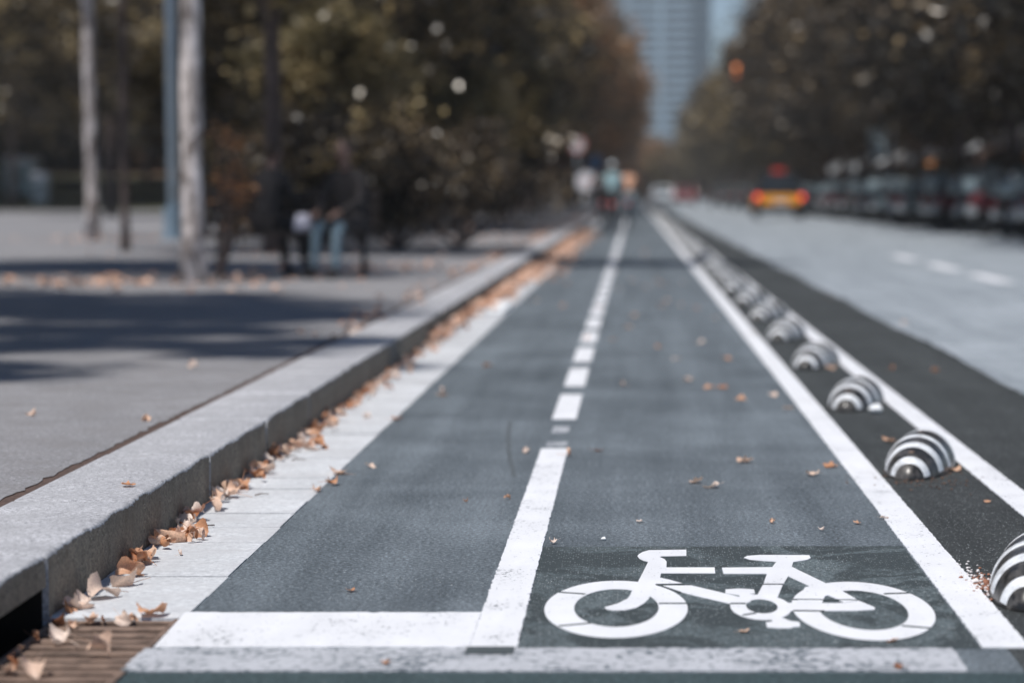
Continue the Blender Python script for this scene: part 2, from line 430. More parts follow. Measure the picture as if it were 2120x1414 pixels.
marking('tar_patch', [[(-0.367, 5.19), (-0.263, 5.19), (-0.263, 5.268), (-0.367, 5.268)]], M['cut'], 'small black tar patch just below the stop line corner', 0.006)
marking('paint_ghost', [[(-0.345, 10.05), (-0.275, 10.05), (-0.275, 10.33), (-0.345, 10.33)], [(-0.352, 9.50), (-0.268, 9.50), (-0.268, 9.68), (-0.352, 9.68)]], M['oldpaint'], 'faint worn paint scraps above the end of the solid centre line', 0.002)
for k in range(50):
    y0 = 10.66 + 1.822 * k
    d = ['nearest', 'second', 'third', 'fourth', 'fifth', 'sixth', 'seventh']
    lab = ('%s white dash of the broken centre line, counted from the solid line' % d[k]) if k < 7 else 'small blurred dash in the far part of the broken centre line'
    marking('centre_line_dash', [[(-0.364, y0), (-0.257, y0), (-0.257, y0 + 1.31), (-0.364, y0 + 1.31)]], M['paint'], lab, group='dashes of the centre line')
for (y0, lab) in ((27.0, 'nearest white dash on the pale car road'), (31.3, 'middle white dash on the pale car road'), (36.0, 'farthest of the three white dashes on the car road')):
    marking('road_dash', [[(4.05, y0), (4.27, y0), (4.27, y0 + 2.6), (4.05, y0 + 2.6)]], M['paint'], lab, 0.008, 'dashes on the car road')

curve_ = [(-0.545, 10.6), (-0.532, 10.2), (-0.508, 9.7), (-0.478, 9.2), (-0.442, 8.75), (-0.425, 8.5)]
marking('tyre_mark', [[(x - 0.008, y) for x, y in curve_] + [(x + 0.008, y) for x, y in curve_[::-1]]], plain('faint_tyre_rubber', (0.085, 0.10, 0.11), 0.8, var=0.3, scale=60), 'thin dark curved scratch on the asphalt left of the solid line end', 0.0008)
SYM = {
'handlebar_fork': [(0.146, 6.735), (0.041, 6.725), (0.023, 6.689), (0.013, 6.65), (0.009, 6.617), (0.014, 6.57), (0.025, 6.532), (0.038, 6.513), (0.024, 6.34), (0.01, 6.176), (-0.004, 6.053), (-0.01, 5.966), (-0.017, 5.914), (-0.041, 5.843), (-0.072, 5.79), (-0.066, 5.761), (-0.046, 5.746), (-0.02, 5.751), (0.005, 5.783), (0.025, 5.85), (0.036, 5.911), (0.04, 5.966), (0.066, 6.21), (0.07, 6.305), (0.086, 6.412), (0.088, 6.513), (0.083, 6.56), (0.07, 6.598), (0.076, 6.612), (0.144, 6.621)],
'top_tube_front': [(0.085, 6.412), (0.215, 6.412), (0.213, 6.314), (0.07, 6.314)],
'lug': [(0.066, 6.241), (0.094, 6.202), (0.128, 6.138), (0.054, 6.132), (0.046, 6.193)],
'down_tube': [(0.069, 6.113), (0.146, 6.113), (0.203, 6.027), (0.261, 5.938), (0.299, 5.978), (0.284, 5.868), (0.273, 5.842), (0.234, 5.842), (0.232, 5.843), (0.136, 5.981), (0.095, 6.053)],
'top_tube_rear': [(0.234, 6.407), (0.368, 6.416), (0.355, 6.305), (0.235, 6.305)],
'saddle_tube': [(0.301, 6.586), (0.312, 6.616), (0.347, 6.634), (0.483, 6.629), (0.484, 6.579), (0.472, 6.545), (0.431, 6.505), (0.422, 6.428), (0.402, 6.262), (0.38, 6.128), (0.353, 5.92), (0.306, 5.964), (0.33, 6.132), (0.349, 6.305), (0.369, 6.416), (0.386, 6.511), (0.342, 6.532), (0.314, 6.552)],
'seat_stay': [(0.412, 6.391), (0.422, 6.422), (0.434, 6.371), (0.491, 6.147), (0.476, 6.1), (0.448, 6.096), (0.402, 6.262), (0.399, 6.311)],
'pedal_upper': [(0.23, 6.05), (0.249, 6.058), (0.268, 6.063), (0.302, 6.05), (0.302, 5.991), (0.286, 5.987), (0.298, 5.973), (0.261, 5.938), (0.261, 5.964), (0.228, 5.994)],
'pedal_lower': [(0.307, 5.582), (0.324, 5.593), (0.322, 5.615), (0.301, 5.637), (0.349, 5.642), (0.366, 5.598), (0.385, 5.587), (0.383, 5.528), (0.365, 5.521), (0.363, 5.509), (0.338, 5.506), (0.306, 5.521)],
'chain_stay': [(0.37, 5.848), (0.458, 5.846), (0.513, 5.846), (0.55, 5.882), (0.576, 5.8), (0.581, 5.775), (0.576, 5.754), (0.534, 5.739), (0.363, 5.739)],
'stay_web': [(0.433, 6.082), (0.491, 6.147), (0.522, 6.03), (0.55, 5.889), (0.513, 5.849), (0.495, 5.92), (0.482, 5.96), (0.473, 5.946), (0.458, 5.849), (0.396, 5.849)]}
CUTS = [((-0.1882, 6.0081), (-0.1233, 5.9812)), ((-0.1735, 5.5344), (-0.1004, 5.5725)), ((0.0596, 5.8426), (0.1298, 5.8426)), ((0.0544, 6.1265), (0.1282, 6.1331)), ((0.065, 6.1133), (0.115, 6.005)), ((0.3879, 5.8975), (0.549, 5.8906)), ((0.3804, 5.7389), (0.4552, 5.734)), ((0.6239, 5.9819), (0.6906, 5.9962)), ((0.6189, 5.536), (0.6796, 5.5056)), ((0.3287, 6.1279), (0.3802, 6.1279)), ((0.234, 5.8391), (0.2721, 5.8391)), ((0.2585, 5.6771), (0.2893, 5.7046))]
sym = thing('bicycle_symbol', 'white painted bicycle symbol on the dark panel at the front of the lane', 'road marking', (0.25, 5.8, 0))
def ring_slab(bm, c, ro, ri, c2, z0, z1, n=72):
    ro_, ri_ = [], []
    for i in range(n):
        a = 2 * math.pi * i / n
        ro_.append((c[0] + ro[0] * math.cos(a), c[1] + ro[1] * math.sin(a)))
        ri_.append((c2[0] + ri[0] * math.cos(a), c2[1] + ri[1] * math.sin(a)))
    T = [bm.verts.new((x, y, z1)) for x, y in ro_]; t = [bm.verts.new((x, y, z1)) for x, y in ri_]
    Bt = [bm.verts.new((x, y, z0)) for x, y in ro_]; b = [bm.verts.new((x, y, z0)) for x, y in ri_]
    for i in range(n):
        k = (i + 1) % n
        bm.faces.new((T[i], T[k], t[k], t[i])); bm.faces.new((T[i], Bt[i], Bt[k], T[k])); bm.faces.new((t[i], t[k], b[k], b[i]))
OFF = (-0.25, -5.8)
def sh(p): return (p[0] + OFF[0], p[1] + OFF[1])
bm = B(); ring_slab(bm, sh((-0.0437, 5.79)), (0.1728, 0.401), (0.102, 0.267), sh((-0.043, 5.793)), 0.0016, 0.0026); obj('wheel_ring', bm, M['symbol'], sym)
bm = B(); ring_slab(bm, sh((0.549, 5.766)), (0.1685, 0.4085), (0.106, 0.278), sh((0.549, 5.763)), 0.0016, 0.0026); obj('wheel_ring', bm, M['symbol'], sym)
bm = B(); ring_slab(bm, sh((0.306, 5.796)), (0.0735, 0.178), (0.038, 0.101), sh((0.309, 5.805)), 0.0016, 0.0028); obj('chain_ring', bm, M['symbol'], sym)
for i, (k, p) in enumerate(SYM.items()):
    bm = B(); slab(bm, [sh(q) for q in p], 0.0016, 0.0029 + 0.00008 * i); obj(k, bm, M['symbol'], sym)
for i, (a, b) in enumerate(CUTS):
    bm = B(); a = Vector(sh(a)); b = Vector(sh(b)); d = (b - a).normalized(); nn = Vector((-d.y, d.x)); wd = 0.0014 + 0.0040 * abs(d.x)
    slab(bm, [tuple(a - nn * wd), tuple(b - nn * wd), tuple(b + nn * wd), tuple(a + nn * wd)], 0.0016, 0.0041 + 0.00005 * i)
    obj('stencil_gap', bm, M['cut'], sym)

# ------------------------------------------------------------------ iron grate
g = thing('drain_grate', 'rusty brown iron drain grate with narrow slats at the bottom left', 'drain grate', (-1.215, 5.62, 0))
bm = B(); box(bm, 0.134, 0.150, -0.95, 0.014, -0.05, 0.002, 0.002); box(bm, -0.158, -0.143, -0.95, 0.014, -0.05, -0.004, 0.002)
box(bm, -0.143, 0.134, 0.0, 0.014, -0.05, -0.003, 0.002); box(bm, -0.143, 0.134, -0.95, -0.93, -0.05, -0.004, 0.002)
obj('grate_frame', bm, M['iron'], g)
for k in range(13):
    y = -0.045 - 0.0735 * k
    bm = B(); box(bm, -0.143, 0.134, y - 0.036, y, -0.035, -0.005 + rng.gauss(0, 0.0012), 0.003); obj('slat', bm, M['iron'], g)

# ------------------------------------------------------------------ striped lane separators
LEN, WID, HGT = 0.80, 0.240, 0.133
def sep_ring(s, grow=0.0, n=20):
    t = (s - LEN / 2) / (LEN / 2); q = max(0.0, 1 - abs(t) ** 2.15) ** 0.5
    hw = WID / 2 * q + grow; h = HGT * q ** 1.02 + grow
    return [(hw * math.cos(math.pi * k / n), s, h * math.sin(math.pi * k / n)) for k in range(n + 1)]
def sep_surface(bm, ss, grow, cap_ends=False):
    rows = [[bm.verts.new(p) for p in sep_ring(s, grow)] for s in ss]
    for a, b in zip(rows, rows[1:]):
        for k in range(len(a) - 1):
            try: bm.faces.new((a[k], a[k + 1], b[k + 1], b[k]))
            except ValueError: pass
    return rows
proto = thing('lane_separator', 'x', 'lane separator', (0, 0, 0))
bm = B(); N = 44
ss = [LEN / 2 * (1 - math.cos(math.pi * i / N)) for i in range(N + 1)]
sep_surface(bm, ss, 0.0); bmesh.ops.remove_doubles(bm, verts=bm.verts[:], dist=0.0004)
obj('body', bm, M['rubber'], proto, True)
# thin foot rim
bm = B(); ring_slab(bm, (0, LEN / 2), (WID / 2 + 0.004, LEN / 2 + 0.004), (WID / 2 - 0.02, LEN / 2 - 0.02), (0, LEN / 2), 0.0, 0.006); obj('foot_rim', bm, M['rubber'], proto)
BANDS = [(0.036, 0.072), (0.142, 0.196), (0.272, 0.320)]
BANDS += [(LEN - b, LEN - a) for a, b in BANDS[::-1]]
for a, b in BANDS:
    bm = B(); ss = [a + (b - a) * i / 8 for i in range(9)]
    rows = [[bm.verts.new(p) for p in sep_ring(s, 0.0022 if 0 < i < 8 else -0.0005)][1:-1] if False else [bm.verts.new(p) for p in sep_ring(s, 0.0022 if 0 < i < 8 else -0.0008)] for i, s in enumerate(ss)]
    for ra, rb in zip(rows, rows[1:]):
        for k in range(1, len(ra) - 2): bm.faces.new((ra[k], ra[k + 1], rb[k + 1], rb[k]))
    for v in [v for v in bm.verts if not v.link_faces]: bm.verts.remove(v)
    obj('stripe', bm, M['stripe'], proto, True)
for s_ in (0.105, LEN - 0.105, LEN / 2):
    q_ = (1 - abs((s_ - LEN / 2) / (LEN / 2)) ** 2.15) ** 0.5
    bm = B(); tube(bm, [(0, s_, HGT * q_ - 0.004), (0, s_, HGT * q_ + 0.0015)], [0.011, 0.010], 12); obj('bolt', bm, M['iron'], proto, False)
ORD = ['nearest', 'second', 'third', 'fourth', 'fifth', 'sixth', 'seventh', 'eighth', 'ninth', 'tenth']
for k in range(43):
    if k == 0: lab = 'striped black rubber lane separator cut by the right edge beside gravel and a pebble'
    elif k < 10: lab = 'striped black and white rubber lane separator, %s in the row from the camera' % ORD[k]
    else: lab = 'small blurred striped separator in the far part of the row'
    loc = (0.938 if k == 0 else 0.962 + rng.gauss(0, 0.004), 5.73 + 2.645 * k, 0.001); rz = -R(14 + (rng.gauss(0, 1.6) if k else 0))
    if k == 0:
        o = proto; o.location = loc; o.rotation_euler = (0, 0, rz); o['label'] = lab; o['group'] = 'striped lane separators'
    else: dup(proto, loc, rz, lab, 'striped lane separators')

# ------------------------------------------------------------------ dry leaves
def leaf_mesh(seed, lobes=5, fold=1.0):
    r = random.Random(seed); bm = B(); n = 48; rings = 7
    rows = [[bm.verts.new((0, 0, 0))] * n]
    ph = r.uniform(0, 0.3); cx, cy = r.uniform(0.8, 3.0) * fold, r.uniform(-1.4, 1.4) * fold
    tw = r.uniform(-0.9, 0.9) * fold; ax = r.uniform(0, math.pi)
    dp_ = r.uniform(0.22, 0.42); R1 = r.uniform(0.16, 0.42) / fold; R2 = r.choice((-1, 1)) * r.uniform(0.35, 0.9) / fold
    def prof(a):
        t = abs(((a / (2 * math.pi) * lobes + 0.5) % 1) - 0.5) * 2
        v = 1 - dp_ * t ** 0.9 + 0.035 * math.sin(a * 19 + ph * 9)
        if math.cos(a + math.pi / 2) > 0.93: v *= 0.6
        return v
    def bend(u, R_): return R_ * math.sin(u / R_), R_ * (1 - math.cos(u / R_))
    for i in range(1, rings + 1):
        f = i / rings; row = []
        for k in range(n):
            a = 2 * math.pi * k / n + math.pi / 2 / lobes
            rad = 0.5 * f * (1 + (prof(a) - 1) * f)
            x, y = rad * math.cos(a) * 0.92, rad * math.sin(a) * 1.1
            u = x * math.cos(ax) + y * math.sin(ax); v = -x * math.sin(ax) + y * math.cos(ax)
            u2, z1 = bend(u, R1 * (1 + 0.5 * v)); v2, z2 = bend(v, R2)
            z = z1 + z2 * 0.7 + tw * 0.5 * u * v + 0.03 * math.sin(11 * u + 8 * v + seed) * fold + 0.018 * math.cos(a * lobes) * f
            row.append(bm.verts.new((u2 * math.cos(ax) - v2 * math.sin(ax), u2 * math.sin(ax) + v2 * math.cos(ax), z)))
        rows.append(row)
    for k in range(n): bm.faces.new((rows[0][0], rows[1][k], rows[1][(k + 1) % n]))
    for a, b in zip(rows[1:], rows[2:]):
        for k in range(n): bm.faces.new((a[k], b[k], b[(k + 1) % n], a[(k + 1) % n]))
    tube(bm, [(0, 0, 0.01), (0.02, -0.35, 0.03), (0.06 * r.choice((-1, 1)), -0.75, 0.1 * r.random())], [0.012, 0.011, 0.008], 5)
    for v in [v for v in bm.verts if not v.link_faces]: bm.verts.remove(v)
    zm = min(v.co.z for v in bm.verts)
    for v in bm.verts: v.co.z -= zm
    me = bpy.data.meshes.new('dry_leaf'); bm.to_mesh(me); bm.free(); me.materials.append(M['dryleaf'])
    for p in me.polygons: p.use_smooth = True
    return me
LM = [leaf_mesh(s, 5 if s % 3 else 3, 0.9 + 0.9 * (s % 4) / 3) for s in range(14)]
FM = [leaf_mesh(40 + s, 5 if s % 2 else 3, 0.45) for s in range(6)]
def leaf(x, y, size, label, group, z=0.003, tilt=0.25, mesh=None, rnd=rng):
    o = bpy.data.objects.new('dry_leaf', mesh or rnd.choice(LM)); C.objects.link(o)
    o.location = (x, y, z); o.scale = (size,) * 3
    o.rotation_euler = (rnd.gauss(0, tilt), rnd.gauss(0, tilt), rnd.uniform(0, 6.28))
    return tag(o, label, 'leaf', group)

GUT = [(-1.340, 5.767), (-1.355, 5.72), (-1.3335, 5.8151), (-1.3215, 5.9201), (-1.3203, 6.2746), (-1.2899, 6.1111), (-1.3398, 6.5065), (-1.3389, 6.5671), (-1.3341, 6.4469), (-1.345, 6.917), (-1.350, 6.8214), (-1.331, 6.9954), (-1.352, 7.168), (-1.2847, 6.9954), (-1.2742, 7.0153), (-1.3491, 7.3493), (-1.350, 7.30), (-1.350, 7.9139), (-1.345, 8.0165), (-1.3404, 8.0687), (-1.3309, 8.1484), (-1.3382, 8.6767), (-1.341, 8.5274), (-1.35, 9.0739), (-1.345, 9.2431), (-1.34, 9.33), (-1.3289, 9.4186), (-1.2674, 9.383), (-1.2438, 9.4186)]
GL = {3: ('tan leaf arched over the pale gutter stone, nearest the grate', 0.11), 5: ('pinkish curled leaf lying out on the gutter above the arched one', 0.10), 4: ('flat topped tan leaf with a dark underside beside the kerb foot', 0.105),
      9: ('tall pale crumpled leaf standing upright against the kerb', 0.17), 13: ('bright orange curled leaf at the outer end of the pale clump', 0.11), 15: ('dark rust leaf bunched against the kerb above the pale clump', 0.12), 28: ('leaf at the outer tip of the drift, lying furthest onto the gutter', 0.11)}
for i, (x, y) in enumerate(GUT):
    lab, s = GL.get(i, ('dry curled orange brown leaf in the drift along the kerb foot', rng.uniform(0.06, 0.10)))
    o = leaf(x, y, s, lab, 'dry leaves drifted along the kerb', z=0.004, tilt=0.4)
    if i == 9: o.rotation_euler = (1.25, 0.1, 0.5)
    for q in range(1 if i > 6 else 0):
        leaf(x + rng.uniform(-0.02, 0.03), y + rng.uniform(-0.12, 0.12), rng.uniform(0.05, 0.11), 'dry curled orange brown leaf in the drift along the kerb foot', 'dry leaves drifted along the kerb', z=0.004 + 0.014 * rng.random(), tilt=0.4)
leaf(-1.253, 6.6378, 0.035, 'tiny orange leaf scrap alone on the clean gutter stone', 'dry leaves drifted along the kerb')
y = 7.5
cnt = 0
while y < 20:
    dens = 0.14 if y < 10 else 0.085
    y += rng.expovariate(1 / dens)
    x = -1.365 + abs(rng.gauss(0, 0.028 if y < 10 else 0.05)) + 0.008
    leaf(min(x, -1.08), y, rng.uniform(0.045, 0.085), 'dry curled orange brown leaf in the drift along the kerb foot', 'dry leaves drifted along the kerb', z=0.003 + 0.02 * rng.random(), tilt=0.6); cnt += 1
for (x, y, lab) in [(-1.2772, 5.3529, 'pale flat leaf lying on the left of the rusty grate'), (-1.1652, 5.1888, 'folded tan leaf lying in the middle of the rusty grate'), (-1.2503, 4.99, 'upright orange leaf stuck in the slats near the bottom left corner'),
                    (-1.1401, 5.6677, 'orange leaf on the joint between grate and gutter, nearest the stop bar')]:
    leaf(x, y, rng.uniform(0.075, 0.10), lab, 'dry leaves on the drain grate', z=0.004, tilt=0.3)
for (x, y) in [(-1.1979, 5.6247), (-1.243, 5.6117), (-1.2685, 5.6088), (-1.17, 5.6147), (-1.345, 5.57), (-1.35, 5.40), (-1.34, 5.25), (-1.33, 5.1), (-1.31, 5.02), (-1.30, 5.55)]:
    leaf(x, y, rng.uniform(0.03, 0.055), 'small scrap of leaf caught in the iron grate', 'dry leaves on the drain grate', z=0.0, tilt=0.5)
LANE = [(-0.7141, 6.0288), (-0.5448, 7.7893), (-1.0667, 8.0687), (-1.0552, 8.5716), (-0.9666, 8.7844), (-0.4153, 9.2777), (-0.1405, 9.33), (0.413, 8.9429), (0.6285, 8.5274), (0.0176, 7.3058), (0.421, 7.295), (-0.2482, 9.1577), (-0.415, 7.8511), (0.5576, 14.5021), (0.2877, 12.8217), (0.3884, 12.3446), (0.4502, 12.3446), (0.5197, 11.6779), (0.6846, 11.9015), (0.7134, 11.1538), (-0.0576, 12.4996), (0.4135, 21.319), (-0.631, 21.319), (-0.9039, 22.2693), (0.0079, 19.6421), (-0.0465, 17.8829), (0.1628, 15.6399), (1.4565, 13.5919), (1.6842, 13.5181), (2.078, 18.5475), (1.8535, 22.7768), (0.5763, 5.3412), (-0.2318, 6.8593), (0.5558, 5.0344), (-0.5286, 5.0761), (1.1117, 13.7041), (0.6435, 19.2632), (0.2661, 8.1754), (0.7179, 8.7844), (1.0252, 9.6948), (-0.9557, 12.1338), (-0.8432, 13.8953), (0.2526, 14.5021), (0.2499, 5.46), (1.1459, 7.7893), (0.6757, 7.2735), (-0.9494, 11.9015), (0.2121, 8.3126), (-0.1412, 16.4121), (0.8533, 17.2641), (0.7674, 7.3822), (0.5539, 7.1164), (-1.0317, 8.2434), (1.1535, 8.6767), (-1.0509, 10.6288)]
LL = {6: 'pale leaf alone just right of the top of the solid centre line', 7: 'cream curled leaf on the lane, largest one left of the edge line', 8: 'orange leaf close to the edge line, left of the second separator', 31: 'small leaf at the foot of the right wheel of the bicycle symbol',
      33: 'flat orange leaf lying on the worn grey crossing bar', 35: 'orange leaf at the right foot of the fourth separator', 44: 'thin reddish leaf on the dark strip between the two white lines', 30: 'leaf on the edge of the pale car road, the farther of two'}
BIG = {5: .055, 6: .05, 7: .075, 8: .06, 4: .05, 3: .085, 2: .06, 13: .07, 14: .07, 18: .06, 29: .07}
for i, (x, y) in enumerate(LANE):
    leaf(x, y, BIG.get(i, 0.032 if y < 8 else 0.068), LL.get(i, 'small dry leaf scattered on the asphalt'), 'leaves scattered on the asphalt', z=0.004, tilt=0.15, mesh=rng.choice(FM + LM[:4]))
for i in range(26):
    y = rng.uniform(15, 42); x = rng.choice((rng.uniform(-1.0, 0.75), rng.uniform(-0.2, 0.75)))
    leaf(x, y, rng.uniform(0.05, 0.09), 'small dry leaf scattered on the asphalt', 'leaves scattered on the asphalt', z=0.004, tilt=0.15, mesh=rng.choice(FM))
WALK = [(-1.827, 9.02), (-1.7021, 14.845), (-1.7019, 14.5882), (-1.7022, 15.111), (-3.6289, 22.0607), (-3.526, 21.1762), (-2.6886, 23.2757), (-2.7015, 23.7999), (-3.2775, 20.1653), (-1.6332, 17.6382), (-1.6165, 18.2482), (-2.2851, 9.1378), (-2.147, 11.7415), (-1.7029, 16.2774), (-4.3116, 30.2739), (-5.1483, 26.4832)]
for i, (x, y) in enumerate(WALK):
    o = leaf(x, y, 0.065 if i in (0,) else rng.uniform(0.05, 0.1), {0: 'pale leaf standing on edge on the pavement beside the brown joint'}.get(i, 'dry leaf lying on the grey pavement'), 'leaves scattered on the pavement', z=0.156, tilt=0.3)
    if i == 0: o.rotation_euler = (1.4, 0, 0.2)
leaf(-1.4617, 6.9426, 0.05, 'flat brown leaf lying alone on top of the granite kerb', 'leaves scattered on the pavement', z=0.16, tilt=0.08, mesh=FM[1])
tw_ = plain('twig_bark', (0.10, 0.06, 0.04), 0.8, var=0.3, scale=40)
for i_ in range(14):
    x_, y_, a_ = -1.33 + rng.uniform(-0.03, 0.10), rng.uniform(5.75, 12), rng.uniform(0, 6.28); L_ = rng.uniform(0.03, 0.09)
    bm = B(); tube(bm, [(0, 0, 0), (L_ * 0.5, 0.004, 0.004), (L_, -0.003, 0.001)], [0.0022, 0.0018, 0.0012], 6)
    o = obj('twig', bm, tw_, None, True); o.location = (x_, y_, 0.006); o.rotation_euler = (0, 0, a_); tag(o, 'thin brown twig lying among the leaves in the gutter', 'twig', 'twigs in the gutter')
# leaf litter: too many to count
def litter(name, label, area, n, zf, smin=0.05, smax=0.1, spread=None):
    V = []; F = []
    for i in range(n):
        x, y = area()
        z = zf(x, y); s = nr.uniform(smin, smax) / 2
        a = nr.uniform(0, 6.28); rx, ry = nr.normal(0, 0.5, 2)
        mtx = Matrix.Rotation(a, 3, 'Z') @ Matrix.Rotation(rx, 3, 'X') @ Matrix.Rotation(ry, 3, 'Y')
        pts = [Vector((math.cos(t) * s * q, math.sin(t) * s * q, s * 0.35 * (k % 2))) for k, (t, q) in enumerate([(0, 1), (0.7, .6), (1.4, 1), (2.2, .55), (3.1, 1), (4.0, .6), (4.7, .9), (5.5, .6)])]
        b = len(V)
        for p in pts:
            q = mtx @ p; V.append((x + q.x, y + q.y, z + q.z + s * 0.5))
        F.append(tuple(range(b, b + 8)))
    me = bpy.data.meshes.new(name); me.from_pydata(V, [], F)
    o = link(name, me, None); me.materials.append(LIT); return tag(o, label, None, None, 'stuff')
m_, n_, l_, p_ = newmat('leaf_litter')
f_ = noise(n_, l_, position(n_), 11, 2); l_.new(ramp(n_, l_, f_, [(0.3, (0.34, 0.15, 0.08)), (0.5, (0.62, 0.36, 0.24)), (0.66, (0.80, 0.62, 0.52))]), p_.inputs['Base Color']); p_.inputs['Roughness'].default_value = 0.6
LIT = m_
def a1():
    y = 16 + 44 * nr.uniform() ** 0.9
    wdt = 0.04 if y < 20 else (0.10 if y < 26 else 0.18)
    return min(-1.372 + abs(nr.normal(0, wdt)), -0.85), y
litter('leaf_litter', 'thick band of fallen orange leaves in the gutter farther along the kerb', a1, 2300, lambda x, y: 0.002 + nr.uniform(0, 0.03))
def a2():
    y = nr.uniform(14, 110); return -1.74 - abs(nr.normal(0, 0.12)), y
litter('pavement_leaf_litter', 'thin scatter of fallen leaves along the back of the kerb', a2, 300, lambda x, y: 0.152)
def a3():
    c = [(-4.2, 23, 0.8), (-9.8, 44, 1.2), (-3.2, 27, 0.9), (-5, 34, 1.2), (-3.4, 45, 1.3), (-4, 60, 1.5), (-5.2, 22.6, .5)][nr.randint(7)]
    return c[0] + nr.normal(0, c[2]), c[1] + nr.normal(0, c[2] * 1.3)
litter('tree_foot_leaf_litter', 'loose dead leaves lying around the trunks on the pavement', a3, 520, lambda x, y: 0.152, 0.05, 0.11)

# grit and pebbles
def grit(name, label, cx, cy, sx, sy, n, smin, smax, mat):
    bm = B()
    for i in range(n):
        x, y = cx + nr.normal(0, sx), cy + nr.normal(0, sy); s = nr.uniform(smin, smax)
        out = bmesh.ops.create_icosphere(bm, subdivisions=1, radius=s)
        for v in out['verts']: v.co = Vector((x + v.co.x * nr.uniform(.8, 1.3), y + v.co.y, 0.002 + s * .5 + v.co.z * .7))
    return tag(obj(name, bm, mat), label, None, None, 'stuff')
grit('grit', 'loose pale grit and crumbs beside the nearest separator', 0.895, 6.16, 0.018, 0.13, 130, 0.0015, 0.005, M['pebble'])
grit('dirt_crumbs', 'rusty dirt crumbs at the foot of the nearest separator', 0.90, 6.10, 0.02, 0.10, 160, 0.0015, 0.006, plain('rusty_dirt', (0.30, 0.14, 0.09), 0.9, var=0.4, scale=60))
grit('separator_dirt', 'brown dirt around the second separator', 1.0, 8.45, 0.10, 0.16, 160, 0.0015, 0.005, plain('brown_dirt', (0.16, 0.10, 0.075), 0.9, var=0.4, scale=60))
def pebble(x, y, s, label, mat):
    bm = B(); out = bmesh.ops.create_icosphere(bm, subdivisions=3, radius=1)
    for v in out['verts']:
        k = 1 + 0.12 * math.sin(5 * v.co.x + 3 * v.co.y) + 0.08 * math.cos(6 * v.co.z); v.co = Vector((v.co.x * s * 1.2 * k, v.co.y * s * k, (v.co.z * 0.8 * k) * s))
    o = obj('pebble', bm, mat, None, True); o.location = (x, y, 0.8 * s); tag(o, label, 'pebble')
pebble(0.876, 6.157, 0.0085, 'pale rounded pebble beside the nearest separator', M['pebble'])
pebble(1.10, 10.96, 0.026, 'small white stone at the right foot of the third separator', M['white'])
pebble(-0.088, 6.936, 0.006, 'tiny white stone just above the dark panel', M['white'])

bm = B(); box(bm, -1.36, -1.075, 20.0, 21.6, 0.003, 0.035, 0.012)
tag(obj('stone_slab', bm, M['white'], None), 'bright white flat slab lying in the gutter among the leaves', 'slab')

# ------------------------------------------------------------------ trees
def leafcloud(seed, centers, per, spread, smin, smax):
    r = np.random.RandomState(seed)
    cs = np.repeat(np.array(centers), per, axis=0)
    n = len(cs)
    d = r.normal(0, 1, (n, 3)) * spread; d[:, 2] *= 0.75
    p = cs[:, :3] + d
    s = r.uniform(smin, smax, n)[:, None]
    u = r.normal(0, 1, (n, 3)); u /= np.linalg.norm(u, axis=1)[:, None]
    nn = r.normal(0, 1, (n, 3)); nn[:, 2] = np.abs(nn[:, 2]) + 0.8
    v = np.cross(nn, u); v /= np.linalg.norm(v, axis=1)[:, None]
    u = np.cross(v, nn); u /= np.linalg.norm(u, axis=1)[:, None]
    q = np.stack([p - u * s, p - v * s * 0.62 + nn * s * .12, p + u * s, p + v * s * 0.62 + nn * s * .12], 1).reshape(-1, 3)
    me = bpy.data.meshes.new('crown'); me.vertices.add(len(q)); me.vertices.foreach_set('co', q.ravel())
    me.loops.add(len(q)); me.loops.foreach_set('vertex_index', np.arange(len(q), dtype=np.int32))
    me.polygons.add(n); me.polygons.foreach_set('loop_start', np.arange(0, len(q), 4, dtype=np.int32))
    me.polygons.foreach_set('loop_total', np.full(n, 4, dtype=np.int32)); me.update(calc_edges=True); me.validate()
    return me

def crown_centers(seed, rx, ry, z0, z1, n):
    r = np.random.RandomState(seed); out = []
    while len(out) < n:
        v = r.uniform(-1, 1, 3)
        q = np.linalg.norm(v)
        if q > 1 or q < 0.45: continue
        out.append((v[0] * rx, v[1] * ry, (z0 + z1) / 2 + v[2] * (z1 - z0) / 2))
    return out

def trunk_mesh(seed, h, r0, r1, centers=(), lean=(0, 0)):
    r = random.Random(seed); bm = B(); pts = []; n = 14
    wob = [(r.gauss(0, 0.012) * h * 0.2, r.gauss(0, 0.012) * h * 0.2) for _ in range(n + 1)]
    for i in range(n + 1):
        t = i / n; pts.append((lean[0] * t * h + wob[i][0] * t, lean[1] * t * h + wob[i][1] * t, t * h))
    rad = [r0 * (1.35 if i == 0 else 1.0) + (r1 - r0) * (i / n) + r.gauss(0, r0 * 0.03) for i in range(n + 1)]
    tube(bm, pts, rad, 12)
    for c in centers:
        t = r.uniform(0.45, 0.95); b = Vector((lean[0] * t * h, lean[1] * t * h, t * h)); c = Vector(c[:3])
        mid = b.lerp(c, 0.5) + Vector((0, 0, 0.3)); tube(bm, [b, mid, c], [r0 * 0.32, r0 * 0.2, 0.02], 6)
    return bm

def tree(name, label, loc, h, r0, r1, cr, mat_leaf, mat_bark, seed, nclus=70, per=70, spread=0.55, ls=(0.09, 0.16), group=None, lean=(0, 0), off=(0, 0)):
    t = thing(name, label, 'tree', loc, 0, group)
    cs = [(a + off[0], b + off[1], c) for a, b, c in crown_centers(seed, cr[0], cr[1], cr[2], cr[3], nclus)]
    obj('trunk', trunk_mesh(seed, h, r0, r1, cs[:14], lean), mat_bark, t, True)
    me = leafcloud(seed, cs, per, spread, *ls); link('crown', me, mat_leaf, t)
    return t

